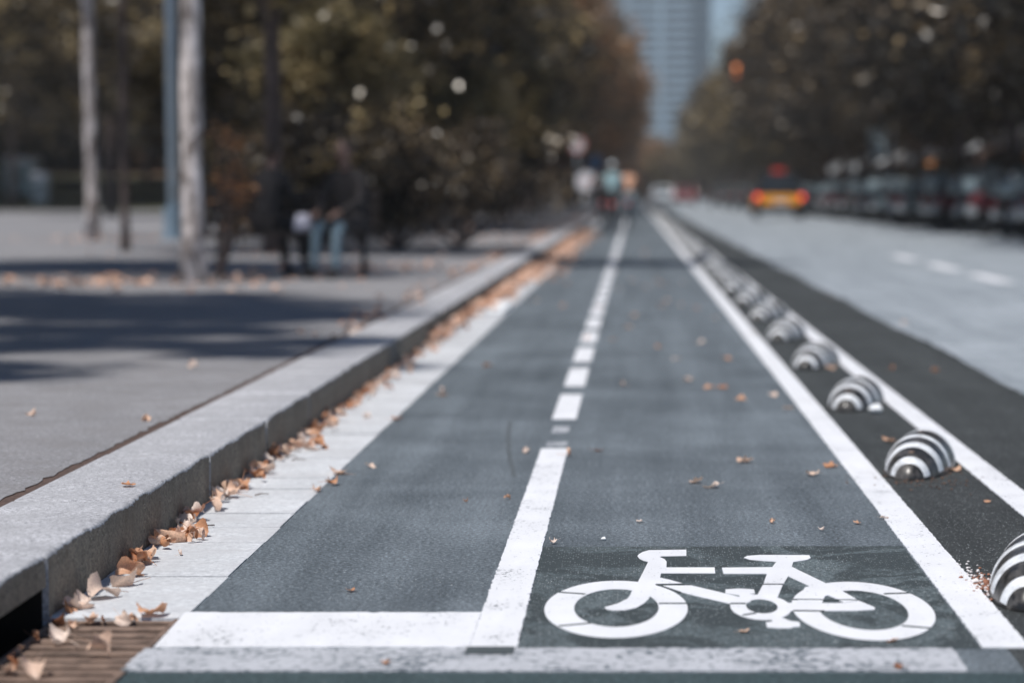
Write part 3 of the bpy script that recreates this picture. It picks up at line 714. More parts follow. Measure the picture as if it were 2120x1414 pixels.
# pavement trees with pale bark
GR = 'pale barked trees standing on the pavement'
tree('plane_tree', 'pale mottled trunk, thickest one, nearest on the pavement', (-4.19, 22.95, 0.15), 7, 0.108, 0.082, (2.4, 2.4, 4.2, 8.0), M['leaf_green'], M['bark_pale'], 101, 40, 55, 0.5, (0.07, 0.13), GR, off=(-2.2, 0.5))
tree('plane_tree', 'pale mottled slender trunk at the left in front of the dark wood', (-9.75, 43.6, 0.15), 9, 0.118, 0.092, (2.6, 2.6, 5.5, 10), M['leaf_green'], M['bark_pale'], 102, 45, 55, 0.5, (0.08, 0.14), GR, lean=(-0.011, 0))
tree('young_tree', 'thin dark brown trunk between the two pale trunks', (-7.42, 35.3, 0.15), 7.5, 0.062, 0.05, (2.4, 2.4, 4.6, 8.5), M['leaf_green'], M['bark_brown'], 103, 40, 55, 0.5, (0.08, 0.14))
tree('plane_tree', 'grey brown trunk rising behind the bench', (-5.05, 33.9, 0.15), 6.5, 0.13, 0.09, (4.3, 1.1, 3.6, 7.0), M['leaf_green'], M['bark_brown'], 104, 80, 90, 0.36, (0.09, 0.15), 'trees lining the cycle lane', off=(1.3, -1.6))
# an unseen neighbour whose crown shades the pavement
t_ = tree('shade_tree', 'tree outside the left edge of the frame shading the pavement', (-6.6, 15.2, 0.15), 6.5, 0.15, 0.1, (3.4, 4.0, 3.4, 6.8), M['leaf_green'], M['bark_brown'], 105, 74, 170, 0.32, (0.09, 0.15))
t_ = tree('shade_tree', 'second tree outside the left edge, farther from the kerb', (-11.3, 16.5, 0.15), 6.5, 0.15, 0.1, (3.3, 3.0, 3.4, 7.6), M['leaf_green'], M['bark_brown'], 106, 55, 140, 0.32, (0.09, 0.15))
t_ = tree('shade_tree', 'fourth tree outside the left edge, nearest to the camera', (-5.3, 11.2, 0.15), 6.0, 0.14, 0.1, (2.6, 2.2, 3.0, 6.4), M['leaf_green'], M['bark_brown'], 108, 26, 140, 0.22, (0.08, 0.13))
for i_, (x_, y_) in enumerate([(9.8, 33.5), (9.9, 43.0)]):  # unseen trees, added for the shade of their crowns on the road
    tree('roadside_tree', ['tree outside the right edge overhanging the road, the nearer one', 'tree outside the right edge overhanging the road, the farther one'][i_], (x_, y_, 0.12), 8.0, 0.16, 0.11, (3.2, 3.0, 5.6, 9.2), M['leaf_green'], M['bark_brown'], 120 + i_, 55, 150, 0.34, (0.10, 0.16), off=(-2.2, -1.5))
t_ = tree('shade_tree', 'third tree outside the left edge beside the nearest pale trunk', (-7.9, 26.0, 0.15), 7.5, 0.15, 0.1, (3.0, 2.4, 3.8, 8.0), M['leaf_green'], M['bark_brown'], 107, 70, 110, 0.42, (0.10, 0.17))
# leafy shoots at the foot of the nearest trunk
t_ = thing('sapling', 'small leafy shoots with orange leaves growing beside the nearest pale trunk', 'plant', (-4.05, 23.6, 0.15))
bm = B()
r_ = random.Random(5); tips = []
for i in range(7):
    a = (0.1 + r_.uniform(-0.1, 0.25), r_.uniform(-0.2, 0.2), r_.uniform(0.7, 1.45)); tips.append(a); tips.append((a[0] * 0.7 + 0.05, a[1] * 0.8, a[2] * 0.7))
    tube(bm, [(0, 0, 0), (a[0] * 0.6, a[1] * 0.6, a[2] * 0.5), a], [0.012, 0.009, 0.005], 5)
obj('stem', bm, M['bark_brown'], t_)
link('leaves', leafcloud(8, tips, 14, 0.09, 0.03, 0.055), M['leaf_rust'], t_)

# the avenue: left row along the lane, right row behind the road
left_proto = {}
def avenue_tree(kind, seed, rx, z0, z1, mat, ncl, per, spread=0.62, ls=(0.10, 0.19)):
    t = thing('avenue_tree', 'x', 'tree', (0, 0, 0)); cs = crown_centers(seed, rx, rx, z0, z1, ncl)
    obj('trunk', trunk_mesh(seed, z0 + 3.5, 0.19, 0.12, cs[:16]), M['bark_brown'], t, True)
    link('crown', leafcloud(seed, cs, per, spread, *ls), mat, t); return t
PA = avenue_tree('a', 201, 4.6, 2.4, 10.5, M['leaf_green'], 120, 110, 0.42, (0.11, 0.2))
PB = avenue_tree('b', 202, 5.0, 2.8, 12.0, M['leaf_rust'], 150, 100, 0.5, (0.11, 0.2))
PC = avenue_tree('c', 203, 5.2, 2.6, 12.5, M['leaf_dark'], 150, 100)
used = set()
def put(proto, loc, rz, label, group, sc=1.0):
    if id(proto) in used: return dup(proto, loc, rz, label, group, sc)
    used.add(id(proto)); proto.location = loc; proto.rotation_euler = (0, 0, rz); proto.scale = (sc,) * 3
    proto['label'] = label; proto['group'] = group; return proto
k = 0
for y in [52, 61, 70, 81, 92, 103, 115, 127]:
    p = PA if y < 90 else (PB if y in (103, 127) else PA)
    put(p, (-6.3 + rng.uniform(-0.3, 0.3) if y < 90 else -5.6, y, 0.15), rng.uniform(0, 6.28),
        '%s leafy green brown tree in the left row beside the cycle lane' % (['nearest', 'second', 'third', 'fourth', 'fifth', 'sixth', 'seventh', 'eighth'][k]), 'left row of avenue trees', 0.86 if y < 60 else (0.95 if y < 100 else 1.0)); k += 1
for y in [142, 158, 175, 195, 218, 245, 275, 310]:
    put(PB, (-4.7 + rng.uniform(-0.4, 0.4), y, 0.15), rng.uniform(0, 6.28), 'far autumn brown tree of the left avenue row', 'left row of avenue trees', 1.05 + (y - 140) / 900)
for y in [48, 59, 70, 81, 92, 103, 114, 126, 139]:
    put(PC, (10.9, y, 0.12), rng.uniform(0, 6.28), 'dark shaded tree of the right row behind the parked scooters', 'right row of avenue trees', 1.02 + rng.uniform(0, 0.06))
for y in [154, 170, 188, 208, 232, 260, 295]:
    put(PA, (10.9, y, 0.12), rng.uniform(0, 6.28), 'far olive tree of the right avenue row', 'right row of avenue trees', 1.18 + (y - 150) / 1200)
for (x, y, s) in [(-1, 352, 0.8), (5, 348, 0.75), (10, 356, 1.0), (-8, 350, 1.1), (2, 365, .8), (16, 360, 1.3)]:
    put(PB if x < 4 else PA, (x, y, 0), rng.uniform(0, 6.28), 'low tree closing the far end of the street under the tower', 'trees at the end of the street', s)
# park trees behind the pavement
park = [(-19, 88), (-11.5, 98), (-15, 116), (-22, 119), (-30, 117), (-39, 121), (-48, 119), (-18, 127), (-26, 129), (-34, 128), (-44, 131), (-54, 128), (-13, 135), (-21, 138), (-38, 140), (-50, 141)]
for i, (x, y) in enumerate(park):
    bank = 0.15 if y < 114 else 0.15 + (y - 114) * 0.077
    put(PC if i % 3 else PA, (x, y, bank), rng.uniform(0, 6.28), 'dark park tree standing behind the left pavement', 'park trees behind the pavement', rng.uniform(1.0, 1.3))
# far wood as one mass
def wood(name, label, x0, x1, y0, y1, zb, zt, n, seed):
    r = np.random.RandomState(seed); cs = [(r.uniform(x0, x1), r.uniform(y0, y1), zb + (zt - zb) * r.uniform() ** 0.9) for _ in range(n)]
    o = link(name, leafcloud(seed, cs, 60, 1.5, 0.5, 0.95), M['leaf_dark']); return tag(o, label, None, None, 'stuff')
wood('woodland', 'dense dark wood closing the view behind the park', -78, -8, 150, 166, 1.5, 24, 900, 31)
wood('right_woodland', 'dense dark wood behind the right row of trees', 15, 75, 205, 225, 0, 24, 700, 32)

wood('left_woodland', 'dense dark wood far behind the left avenue row', -70, -10.5, 262, 278, 0, 26, 500, 33)
wood('end_woodland', 'low dark wood across the far end of the street', -26, 27, 376, 386, 0, 7, 420, 35)
wood('far_right_woodland', 'dense dark wood far behind the right avenue row', 24, 80, 322, 336, 0, 20, 420, 34)
hd = thing('hedge', 'long dark clipped hedge behind the row of parked scooters', 'hedge', (10.9, 82, 0.13))
rr_ = np.random.RandomState(77); cs_ = [(rr_.uniform(-0.3, 0.3), rr_.uniform(-34, 34), rr_.uniform(0.2, 1.85)) for _ in range(640)]
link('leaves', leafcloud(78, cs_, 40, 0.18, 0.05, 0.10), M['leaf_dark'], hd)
bm = B(); box(bm, -0.22, 0.22, -34, 34, 0.0, 1.6, 0.05); obj('stem', bm, M['bark_brown'], hd)
for (x_, y_, z_, lab_, sd_) in [(-5.5, 43.5, 0.15, 'small sunlit olive tree whose low crown hangs behind the bench', 301), (-3.9, 52.0, 0.15, 'small sunlit brown green tree nearer the kerb, farther than the olive one', 302), (-8.3, 47.0, 0.15, 'small dull tree between the brown trunk and the olive tree', 303), (-3.3, 60.0, 0.15, 'small dull tree near the kerb, right of the sunlit ones', 304), (-3.5, 71.0, 0.15, 'small dull tree near the kerb, farthest of the small ones', 305)]:
    tree('small_tree', lab_, (x_, y_, z_), 3.2, 0.07, 0.045, (1.5, 1.3, 1.5, 4.2) if sd_ != 302 else (1.2, 1.2, 1.4, 3.8), M['leaf_sunny'] if sd_ in (301, 302) else M['leaf_green'], M['bark_brown'], sd_, 70, 80, 0.22, (0.06, 0.12), 'small trees behind the bench')
# shrubs along the pavement
def shrub_proto(name, seed, mat, h, r, label):
    t = thing(name, label, 'shrub', (0, 0, 0)); rr = np.random.RandomState(seed)
    cs = [(rr.normal(0, r * 0.45), rr.normal(0, r * 0.45), rr.uniform(0.25, 0.95) * h) for _ in range(34)]
    bm = B()
    for c in cs[:9]: tube(bm, [(0, 0, 0), (c[0] * 0.5, c[1] * 0.5, c[2] * 0.55), c], [0.03, 0.02, 0.008], 5)
    obj('stem', bm, M['bark_brown'], t); link('leaves', leafcloud(seed, cs, 60, 0.2, 0.04, 0.09), mat, t); return t
S1 = shrub_proto('shrub', 61, M['leaf_green'], 2.1, 1.4, 'x'); S2 = shrub_proto('shrub', 62, M['leaf_dark'], 1.8, 1.5, 'x')
shr = [(-3.5, 35.8, S2), (-2.75, 37.6, S2), (-4.7, 35.4, S2), (-4.6, 40.5, S1), (-6.2, 42, S2), (-7.6, 46, S1), (-5.0, 48, S2), (-6.5, 51, S1), (-4.6, 55, S2), (-8.6, 55, S2), (-5.6, 61, S1), (-7.0, 66, S2), (-10, 62, S2), (-5.0, 72, S2), (-9.2, 72, S1), (-5.8, 80, S2), (-12, 82, S2), (-6.0, 92, S2), (-15, 96, S2)]
for i, (x, y, p) in enumerate(shr):
    put(p, (x, y, 0.15), rng.uniform(0, 6.28), ('dull green shrub' if p is S1 else 'dark low shrub') + ' in the planting behind the bench', 'shrubs behind the bench', rng.uniform(0.85, 1.15))

# ------------------------------------------------------------------ street furniture
steel = plain('painted_steel', (0.30, 0.40, 0.48), 0.45, 0.2, var=0.06, scale=3)
dark = plain('dark_metal', (0.03, 0.032, 0.035), 0.4, 0.5)
chrome = plain('chrome', (0.55, 0.58, 0.6), 0.2, 0.9)
lp = thing('lamp_post', 'tall blue grey steel lamp post behind the nearest pale trunk', 'lamp post', (-8.42, 44.2, 0.15))
pbl = plain('pale_blue_steel', (0.50, 0.60, 0.67), 0.45, 0.0, var=0.06, scale=3)
bm = B(); tube(bm, [(0, 0, 0), (0, 0, 5), (0, 0, 10)], [0.092, 0.09, 0.08], 20); obj('pole', bm, pbl, lp, True)
bm = B(); tube(bm, [(0, 0, 0), (0, 0, 0.03)], 0.26, 20); tube(bm, [(0, 0, 0.03), (0, 0, 0.6)], 0.17, 20); obj('base_plate', bm, steel, lp)
bm = B(); tube(bm, [(0, 0, 9.9), (0.5, 0, 10.3), (1.6, 0, 10.4)], 0.05, 10); obj('arm', bm, steel, lp, True)
bm = B(); box(bm, 1.4, 2.2, -0.15, 0.15, 10.3, 10.45, 0.04); obj('lamp_head', bm, dark, lp)

# bench: wooden slats on iron legs, seen side on
wood_m = plain('dark_bench_wood', (0.045, 0.032, 0.026), 0.6, var=0.3, scale=9)
bn = thing('park_bench', 'dark slatted bench on the pavement with a seated person', 'bench', (-3.35, 24.6, 0.15), R(4))
bm = B()
for i in range(4): box(bm, -1.0, 0.75, -0.22 + i * 0.12, -0.12 + i * 0.12, 0.42, 0.455, 0.006)
obj('seat', bm, wood_m, bn)
bm = B()
for i in range(3): box(bm, -1.0, 0.75, 0.27 + i * 0.03, 0.30 + i * 0.03, 0.52 + i * 0.13, 0.62 + i * 0.13, 0.006)
obj('backrest', bm, wood_m, bn)
for x in (-0.85, 0.6):
    bm = B(); tube(bm, [(x, -0.22, 0), (x, -0.2, 0.42)], 0.022, 8); tube(bm, [(x, 0.28, 0), (x, 0.25, 0.42), (x, 0.345, 0.9)], 0.022, 8); tube(bm, [(x, -0.22, 0.4), (x, 0.26, 0.4)], 0.02, 8)
    tube(bm, [(x, -0.2, 0.42), (x, -0.22, 0.64), (x, 0.28, 0.66)], 0.018, 8); obj('leg', bm, dark, bn, True)
b2 = thing('park_bench', 'second dark bench at the left of the shrubs, farther back', 'bench', (-5.5, 38.5, 0.15), R(-6))
for ch in list(bn.children):
    c = ch.copy(); C.objects.link(c); c.parent = b2

# ---- people
def skin_body(name, parent, joints, bones, mat, lvl=2):
    me = bpy.data.meshes.new(name); names = list(joints); idx = {k: i for i, k in enumerate(names)}
    me.from_pydata([joints[k][0] for k in names], [(idx[a], idx[b]) for a, b in bones], [])
    o = link(name, me, mat, parent)
    o.modifiers.new('skin', 'SKIN'); lay = me.skin_vertices[0].data if me.skin_vertices else None
    if lay is None:
        b = bmesh.new(); b.from_mesh(me); b.verts.layers.skin.verify(); b.to_mesh(me); b.free(); lay = me.skin_vertices[0].data
    for k in names:
        r = joints[k][1]; lay[idx[k]].radius = (r, r) if not hasattr(r, '__len__') else r
        lay[idx[k]].use_root = (k == names[0])
    o.modifiers['skin'].use_smooth_shade = True
    s = o.modifiers.new('sub', 'SUBSURF'); s.levels = lvl; s.render_levels = lvl
    return o

def hand_chains(j, b, wrist, side, d, tag_):
    """palm and five fingers continuing a forearm; d = direction the hand points"""
    w_ = Vector(j[wrist][0]); d = Vector(d).normalized(); up = Vector((0, 0, 1)); s = d.cross(up)
    s = s.normalized() if s.length > 0.1 else Vector((1, 0, 0))
    palm = w_ + d * 0.055; j['palm' + tag_] = (tuple(palm), (0.033, 0.018)); b.append((wrist, 'palm' + tag_))
    for i, (o_, L) in enumerate([(-0.028, .062), (-0.01, .075), (0.009, .072), (0.027, .055)]):
        k0 = palm + d * 0.035 + s * o_; k1 = k0 + d * L * 0.5 - up * 0.008; k2 = k1 + d * L * 0.35 - up * 0.025
        for q, (nm, r) in enumerate((('a', .009), ('b', .008), ('c', .007))): j['f%d%s%s' % (i, nm, tag_)] = (tuple((k0, k1, k2)[q]), r)
        b += [('palm' + tag_, 'f%da%s' % (i, tag_)), ('f%da%s' % (i, tag_), 'f%db%s' % (i, tag_)), ('f%db%s' % (i, tag_), 'f%dc%s' % (i, tag_))]
    t0 = w_ + d * 0.03 + s * 0.035 * side; t1 = t0 + d * 0.035 + s * 0.012 * side
    j['t0' + tag_] = (tuple(t0), .011); j['t1' + tag_] = (tuple(t1), .008); b += [(wrist, 't0' + tag_), ('t0' + tag_, 't1' + tag_)]

skin = plain('skin', (0.24, 0.15, 0.12), 0.6)
def head(parent, c, yaw, hairmat, helmet=None):
    bm = B(); ell(bm, (0, 0, 0), (0.075, 0.095, 0.118), 20, 14)
    for v in bm.verts:
        if v.co.z < -0.03: v.co.x *= 0.82; v.co.y *= 0.9
    ell(bm, (0, -0.098, -0.012), (0.013, 0.018, 0.024), 8, 6)
    for s in (-1, 1):
        ell(bm, (s * 0.077, 0.008, -0.012), (0.01, 0.02, 0.03), 8, 6)
    h = obj('head', bm, skin, parent, True); h.location = c; h.rotation_euler = (0, 0, yaw)
    bm = B()
    for s in (-1, 1): ell(bm, (s * 0.029, -0.088, 0.008), (0.012, 0.008, 0.007), 8, 6)
    obj('eyes', bm, plain('eye', (0.05, 0.04, 0.04), 0.2), h, True)
    bm = B(); ell(bm, (0, -0.088, -0.058), (0.022, 0.008, 0.006), 8, 6); obj('mouth', bm, plain('lips', (0.35, 0.12, 0.1), 0.5), h, True)
    bm = B(); ell(bm, (0, 0.018, 0.028), (0.084, 0.098, 0.105), 18, 12); obj('hair', bm, hairmat, h, True)
    if helmet:
        bm = B(); ell(bm, (0, 0.0, 0.05), (0.10, 0.135, 0.10), 18, 12)
        for v in bm.verts: v.co.z = max(v.co.z, 0.035)
        obj('helmet', bm, helmet, h, True)
    return h

black_cloth = plain('dark_cloth', (0.035, 0.03, 0.03), 0.9, var=0.3, scale=20)
jeans = plain('light_jeans', (0.20, 0.28, 0.33), 0.85, var=0.15, scale=25)
tan = plain('tan_jacket', (0.55, 0.31, 0.21), 0.85, var=0.1, scale=12)
hairb = plain('brown_hair', (0.05, 0.03, 0.02), 0.6)

def seated(loc, rz, label, top, legs, name='person'):
    t = thing(name, label, 'person', loc, rz)
    # the figure faces -Y in its own frame; seat height 0.47
    j = {'pelvis': ((0, 0, 0.53), (0.15, 0.11)), 'spine': ((0, -0.02, 0.72), (0.135, 0.10)), 'chest': ((0, -0.06, 0.93), (0.15, 0.11)), 'neck': ((0, -0.09, 1.10), 0.055)}
    bn_ = [('pelvis', 'spine'), ('spine', 'chest'), ('chest', 'neck')]
    for s, q in ((-1, 'l'), (1, 'r')):
        j['sh' + q] = ((s * 0.17, -0.06, 1.02), 0.065); j['el' + q] = ((s * 0.23, -0.17, 0.77), 0.045); j['wr' + q] = ((s * 0.13, -0.38, 0.66), 0.03)
        bn_ += [('chest', 'sh' + q), ('sh' + q, 'el' + q), ('el' + q, 'wr' + q)]
    skin_body('jacket', t, j, bn_, top)
    j = {'hip': ((0, 0, 0.54), (0.14, 0.1))}; b = []
    for s, q in ((-1, 'l'), (1, 'r')):
        j['th' + q] = ((s * 0.10, -0.04, 0.53), 0.088); j['kn' + q] = ((s * 0.12, -0.42, 0.52), 0.062); j['an' + q] = ((s * 0.13, -0.46, 0.09), 0.042)
        b += [('hip', 'th' + q), ('th' + q, 'kn' + q), ('kn' + q, 'an' + q)]
    skin_body('trousers', t, j, b, legs)
    j = {'hip': ((0, 0.01, 0.545), (0.155, 0.115))}; b = []
    for s, q in ((-1, 'l'), (1, 'r')):
        j['th' + q] = ((s * 0.10, -0.06, 0.545), 0.105); j['kn' + q] = ((s * 0.12, -0.40, 0.535), 0.082); b += [('hip', 'th' + q), ('th' + q, 'kn' + q)]
    skin_body('coat_skirt', t, j, b, top)
    for s in (-1, 1):
        bm = B(); ell(bm, (s * 0.13, -0.52, 0.045), (0.045, 0.13, 0.045), 12, 8); obj('shoe', bm, black_cloth, t, True)
        j = {'w': ((s * 0.13, -0.38, 0.66), 0.026)}; b = []; hand_chains(j, b, 'w', -s, (-s * 0.2, -1, -0.25), 'x'); skin_body('hand', t, j, b, skin, 1)
    bm = B(); tube(bm, [(0, -0.09, 1.08), (0, -0.105, 1.17)], 0.05, 12); obj('neck', bm, skin, t, True)
    head(t, (0, -0.12, 1.27), 0, hairb)
    return t
seated((-2.86, 24.45, 0.15), R(-28), 'person in a dark jacket and light blue jeans sitting on the near bench', black_cloth, jeans)
seated((-3.75, 24.7, 0.15), R(150), 'person in a dark top sitting at the left end of the near bench', plain('grey_cloth', (0.045, 0.04, 0.04), 0.9), black_cloth)
# light bags on the bench
bm = B(); box(bm, -0.13, 0.13, -0.07, 0.07, 0, 0.24, 0.05)
for v in bm.verts: v.co.x *= 1 - 0.25 * max(0, v.co.z - 0.1) / 0.15
bg = obj('bag', bm, plain('white_bag', (0.75, 0.74, 0.85), 0.6), None, True); bg.scale = (0.75, 0.75, 0.75); bg.location = (-3.35, 24.5, 0.607); tag(bg, 'small white bag on the bench between the two people', 'bag')
bm = B(); tube(bm, [(-0.07, 0, 0.22), (-0.05, 0, 0.33), (0.05, 0, 0.33), (0.07, 0, 0.22)], 0.008, 6); obj('handle', bm, dark, bg)

def bicycle(loc, rz, label, col, group=None):
    t = thing('bicycle', label, 'bicycle', loc, rz, group)    # heads along +Y
    fr = plain('bicycle_paint', col, 0.35)
    for y in (-0.52, 0.52):
        bm = B(); torus(bm, (0, y, 0.34), 0.32, 0.02); wh = obj('wheel', bm, dark, t, True)
        bm = B()
        for k in range(14): a = k * math.pi / 7; tube(bm, [(0, y, 0.34), (0, y + 0.31 * math.cos(a), 0.34 + 0.31 * math.sin(a))], 0.0025, 4)
        tube(bm, [(-0.04, y, 0.34), (0.04, y, 0.34)], 0.02, 8); obj('spokes', bm, chrome, wh)
    bm = B(); bb, st, hd = (0, -0.08, 0.30), (0, -0.22, 0.82), (0, 0.36, 0.86)
    for a, b in ((bb, st), (bb, hd), ((0, -0.2, 0.76), (0, 0.38, 0.80)), (bb, (0, -0.52, 0.34)), (st, (0, -0.52, 0.34)), ((0, 0.34, 0.94), (0, 0.52, 0.34))): tube(bm, [a, b], 0.016, 8)
    obj('frame', bm, fr, t, True)
    bm = B(); ell(bm, (0, -0.24, 0.88), (0.07, 0.13, 0.035), 12, 8); obj('saddle', bm, dark, t, True)
    bm = B(); tube(bm, [(-0.29, 0.26, 0.98), (-0.2, 0.32, 1.0), (0, 0.36, 1.0), (0.2, 0.32, 1.0), (0.29, 0.26, 0.98)], 0.013, 8); tube(bm, [(0, 0.34, 0.92), (0, 0.36, 1.0)], 0.014, 8); obj('handlebar', bm, chrome, t, True)
    bm = B(); tube(bm, [(0.02, -0.08, 0.30), (0.02, 0.02, 0.16)], 0.01, 6); tube(bm, [(-0.02, -0.08, 0.30), (-0.02, -0.18, 0.44)], 0.01, 6)
    box(bm, 0.02, 0.12, -0.02, 0.06, 0.145, 0.17, 0.004); box(bm, -0.12, -0.02, -0.22, -0.14, 0.43, 0.455, 0.004); tube(bm, [(0.012, -0.08, 0.30), (0.02, -0.08, 0.30)], 0.09, 18); obj('crank', bm, dark, t)
    bm = B(); ell(bm, (0, -0.40, 0.72), (0.035, 0.02, 0.035), 10, 8); obj('rear_light', bm, plain('red_lamp', (0.6, 0.02, 0.02), 0.3, emit=((1, 0.05, 0.04), 0.5)), t, True)
    return t

def rider(loc, rz, label, top, legs, helm):
    t = thing('person', label, 'person', loc, rz)             # faces +Y, sits on a saddle at 0.9
    j = {'pelvis': ((0, -0.22, 0.97), (0.15, 0.12)), 'spine': ((0, -0.14, 1.15), (0.14, 0.11)), 'chest': ((0, -0.03, 1.34), (0.165, 0.12)), 'neck': ((0, 0.04, 1.49), 0.055)}
    b = [('pelvis', 'spine'), ('spine', 'chest'), ('chest', 'neck')]
    for s, q in ((-1, 'l'), (1, 'r')):
        j['sh' + q] = ((s * 0.19, -0.02, 1.42), 0.07); j['el' + q] = ((s * 0.31, 0.08, 1.18), 0.05); j['wr' + q] = ((s * 0.27, 0.25, 1.04), 0.035)
        b += [('chest', 'sh' + q), ('sh' + q, 'el' + q), ('el' + q, 'wr' + q)]
    skin_body('jacket', t, j, b, top)
    j = {'hip': ((0, -0.22, 0.96), (0.14, 0.11))}; b = []
    for s, q, k, a in ((-1, 'l', (0.14, 0.84), (-0.14, 0.52)), (1, 'r', (0.16, 0.62), (0.02, 0.24))):
        j['th' + q] = ((s * 0.10, -0.18, 0.93), 0.09); j['kn' + q] = ((s * 0.12, k[0], k[1]), 0.06); j['an' + q] = ((s * 0.11, a[0] - 0.04, a[1] + 0.02), 0.042)
        b += [('hip', 'th' + q), ('th' + q, 'kn' + q), ('kn' + q, 'an' + q)]
    skin_body('trousers', t, j, b, legs)
    for s, y, z in ((-1, -0.15, 0.49), (1, 0.05, 0.205)):
        bm = B(); ell(bm, (s * 0.1, y, z), (0.045, 0.13, 0.045), 12, 8); obj('shoe', bm, black_cloth, t, True)
        j = {'w': ((s * 0.27, 0.25, 1.04), 0.026)}; bb_ = []; hand_chains(j, bb_, 'w', s * -1, (0, 1, -0.3), 'x'); skin_body('hand', t, j, bb_, skin, 1)
    bm = B(); tube(bm, [(0, 0.04, 1.47), (0, 0.06, 1.56)], 0.05, 12); obj('neck', bm, skin, t, True)
    head(t, (0, 0.08, 1.65), math.pi, hairb, helm)
    return t
teal = plain('teal_backpack', (0.20, 0.32, 0.36), 0.7)
bicycle((-0.56, 61.5, 0), 0, 'bicycle of the nearest cyclist, seen from behind with a red rear light', (0.05, 0.05, 0.06), 'bicycles ridden along the lane')
pr = rider((-0.56, 61.5, 0), 0, 'nearest cyclist seen from behind in a teal grey top and pale helmet', teal, black_cloth, plain('pale_helmet', (0.6, 0.66, 0.7), 0.25))
bicycle((-0.86, 66, 0), 0, 'bicycle of the left one of the two tan jacketed riders', (0.08, 0.07, 0.07), 'bicycles ridden along the lane')
rider((-0.86, 66, 0), 0, 'left one of two riders in tan jackets behind the nearest cyclist', tan, black_cloth, None)
bicycle((-0.18, 67.5, 0), 0, 'bicycle of the right one of the two tan jacketed riders', (0.1, 0.1, 0.12), 'bicycles ridden along the lane')
rider((-0.18, 67.5, 0), 0, 'right one of two riders in tan jackets behind the nearest cyclist', tan, jeans, None)

# ---- round signs beside the lane
redp = plain('sign_red', (0.60, 0.16, 0.17), 0.4); whitep = plain('sign_white', (0.8, 0.8, 0.84), 0.4); bluep = plain('sign_blue', (0.10, 0.22, 0.42), 0.4)
def round_sign(x, y, z, r, rim, face, label, bar=None):
    t = thing('traffic_sign', label, 'traffic sign', (x, y, 0.15), 0, 'round traffic signs beside the lane'); z -= 0.15
    bm = B(); tube(bm, [(0, 0.05, 0), (0, 0.05, z + r)], 0.035, 10); obj('pole', bm, steel, t, True)
    bm = B(); tube(bm, [(0, 0.012, z), (0, -0.006, z)], r, 36); obj('rim', bm, rim, t)
    bm = B(); tube(bm, [(0, -0.004, z), (0, -0.009, z)], r * 0.76, 36); obj('face', bm, face, t)
    if bar:
        bm = B(); box(bm, -r * 0.5, r * 0.5, -0.013, -0.01, z - r * 0.13, z + r * 0.13); obj('bar', bm, bar, t)
round_sign(-2.3, 98, 2.95, 0.34, redp, whitep, 'highest round white sign with red rim left of the cyclists')
round_sign(-1.75, 88, 1.42, 0.36, whitep, whitep, 'lowest and brightest round sign left of the cyclists', plain('faded_pink', (0.75, 0.45, 0.45), 0.5))
round_sign(-1.72, 108, 2.35, 0.34, bluep, bluep, 'bluish round sign between the high and the low white ones')
dp = thing('delineator_post', 'slim grey post with a pale reflective cap beside the far separators', 'post', (1.74, 100, 0))
bm = B(); tube(bm, [(0, 0, 0), (0, 0, 0.03)], 0.12, 14); tube(bm, [(0, 0, 0.03), (0, 0, 0.62)], [0.05, 0.045], 14); obj('post', bm, steel, dp, True)
bm = B(); tube(bm, [(0, 0, 0.42), (0, 0, 0.56)], 0.054, 14); obj('reflector', bm, plain('reflective_white', (0.85, 0.9, 0.92), 0.15), dp, True)

# ---- litter bins and containers at the left
def container(loc, w_, d_, h_, col, label, cat='container', group=None):
    t = thing('recycling_container', label, cat, loc, 0, group); m = plain('container_paint', col, 0.5, var=0.05)
    bm = B(); box(bm, -w_ / 2, w_ / 2, -d_ / 2, d_ / 2, 0.08, h_ * 0.82, 0.05)
    for v in bm.verts:
        k = 0.86 + 0.14 * (v.co.z / h_); v.co.x *= k; v.co.y *= k
    obj('body', bm, m, t)
    bm = B(); box(bm, -w_ / 2 - 0.02, w_ / 2 + 0.02, -d_ / 2 - 0.02, d_ / 2 + 0.02, h_ * 0.82, h_, 0.08); obj('lid', bm, whitep, t)
    bm = B()
    for x in (-w_ * 0.35, w_ * 0.35):
        for y in (-d_ * 0.3, d_ * 0.3): tube(bm, [(x - 0.03, y, 0.08), (x + 0.03, y, 0.08)], 0.08, 12)
    obj('wheels', bm, dark, t)
    for k in range(4):
        bm = B(); box(bm, -w_ * 0.36, w_ * 0.36, -d_ / 2 - 0.012, -d_ / 2 + 0.03, h_ * (0.25 + 0.13 * k), h_ * (0.29 + 0.13 * k), 0.01); obj('ridge', bm, dark, t)
    return t
container((-31.3, 124, 0.9), 1.7, 1.2, 1.9, (0.32, 0.45, 0.48), 'large pale teal container at the left edge on the grass')
container((-28.9, 118, 0.45), 0.85, 0.8, 1.55, (0.42, 0.5, 0.54), 'narrow pale bin with dark ridges right of the teal container')
container((-15.9, 96, 0.15), 0.75, 0.8, 1.3, (0.35, 0.5, 0.56), 'pale blue bin just right of the nearest pale trunk')
container((-14.9, 96.5, 0.15), 0.8, 0.8, 1.25, (0.38, 0.54, 0.62), 'pale blue bin nearer the bench, second right of the pale trunk')

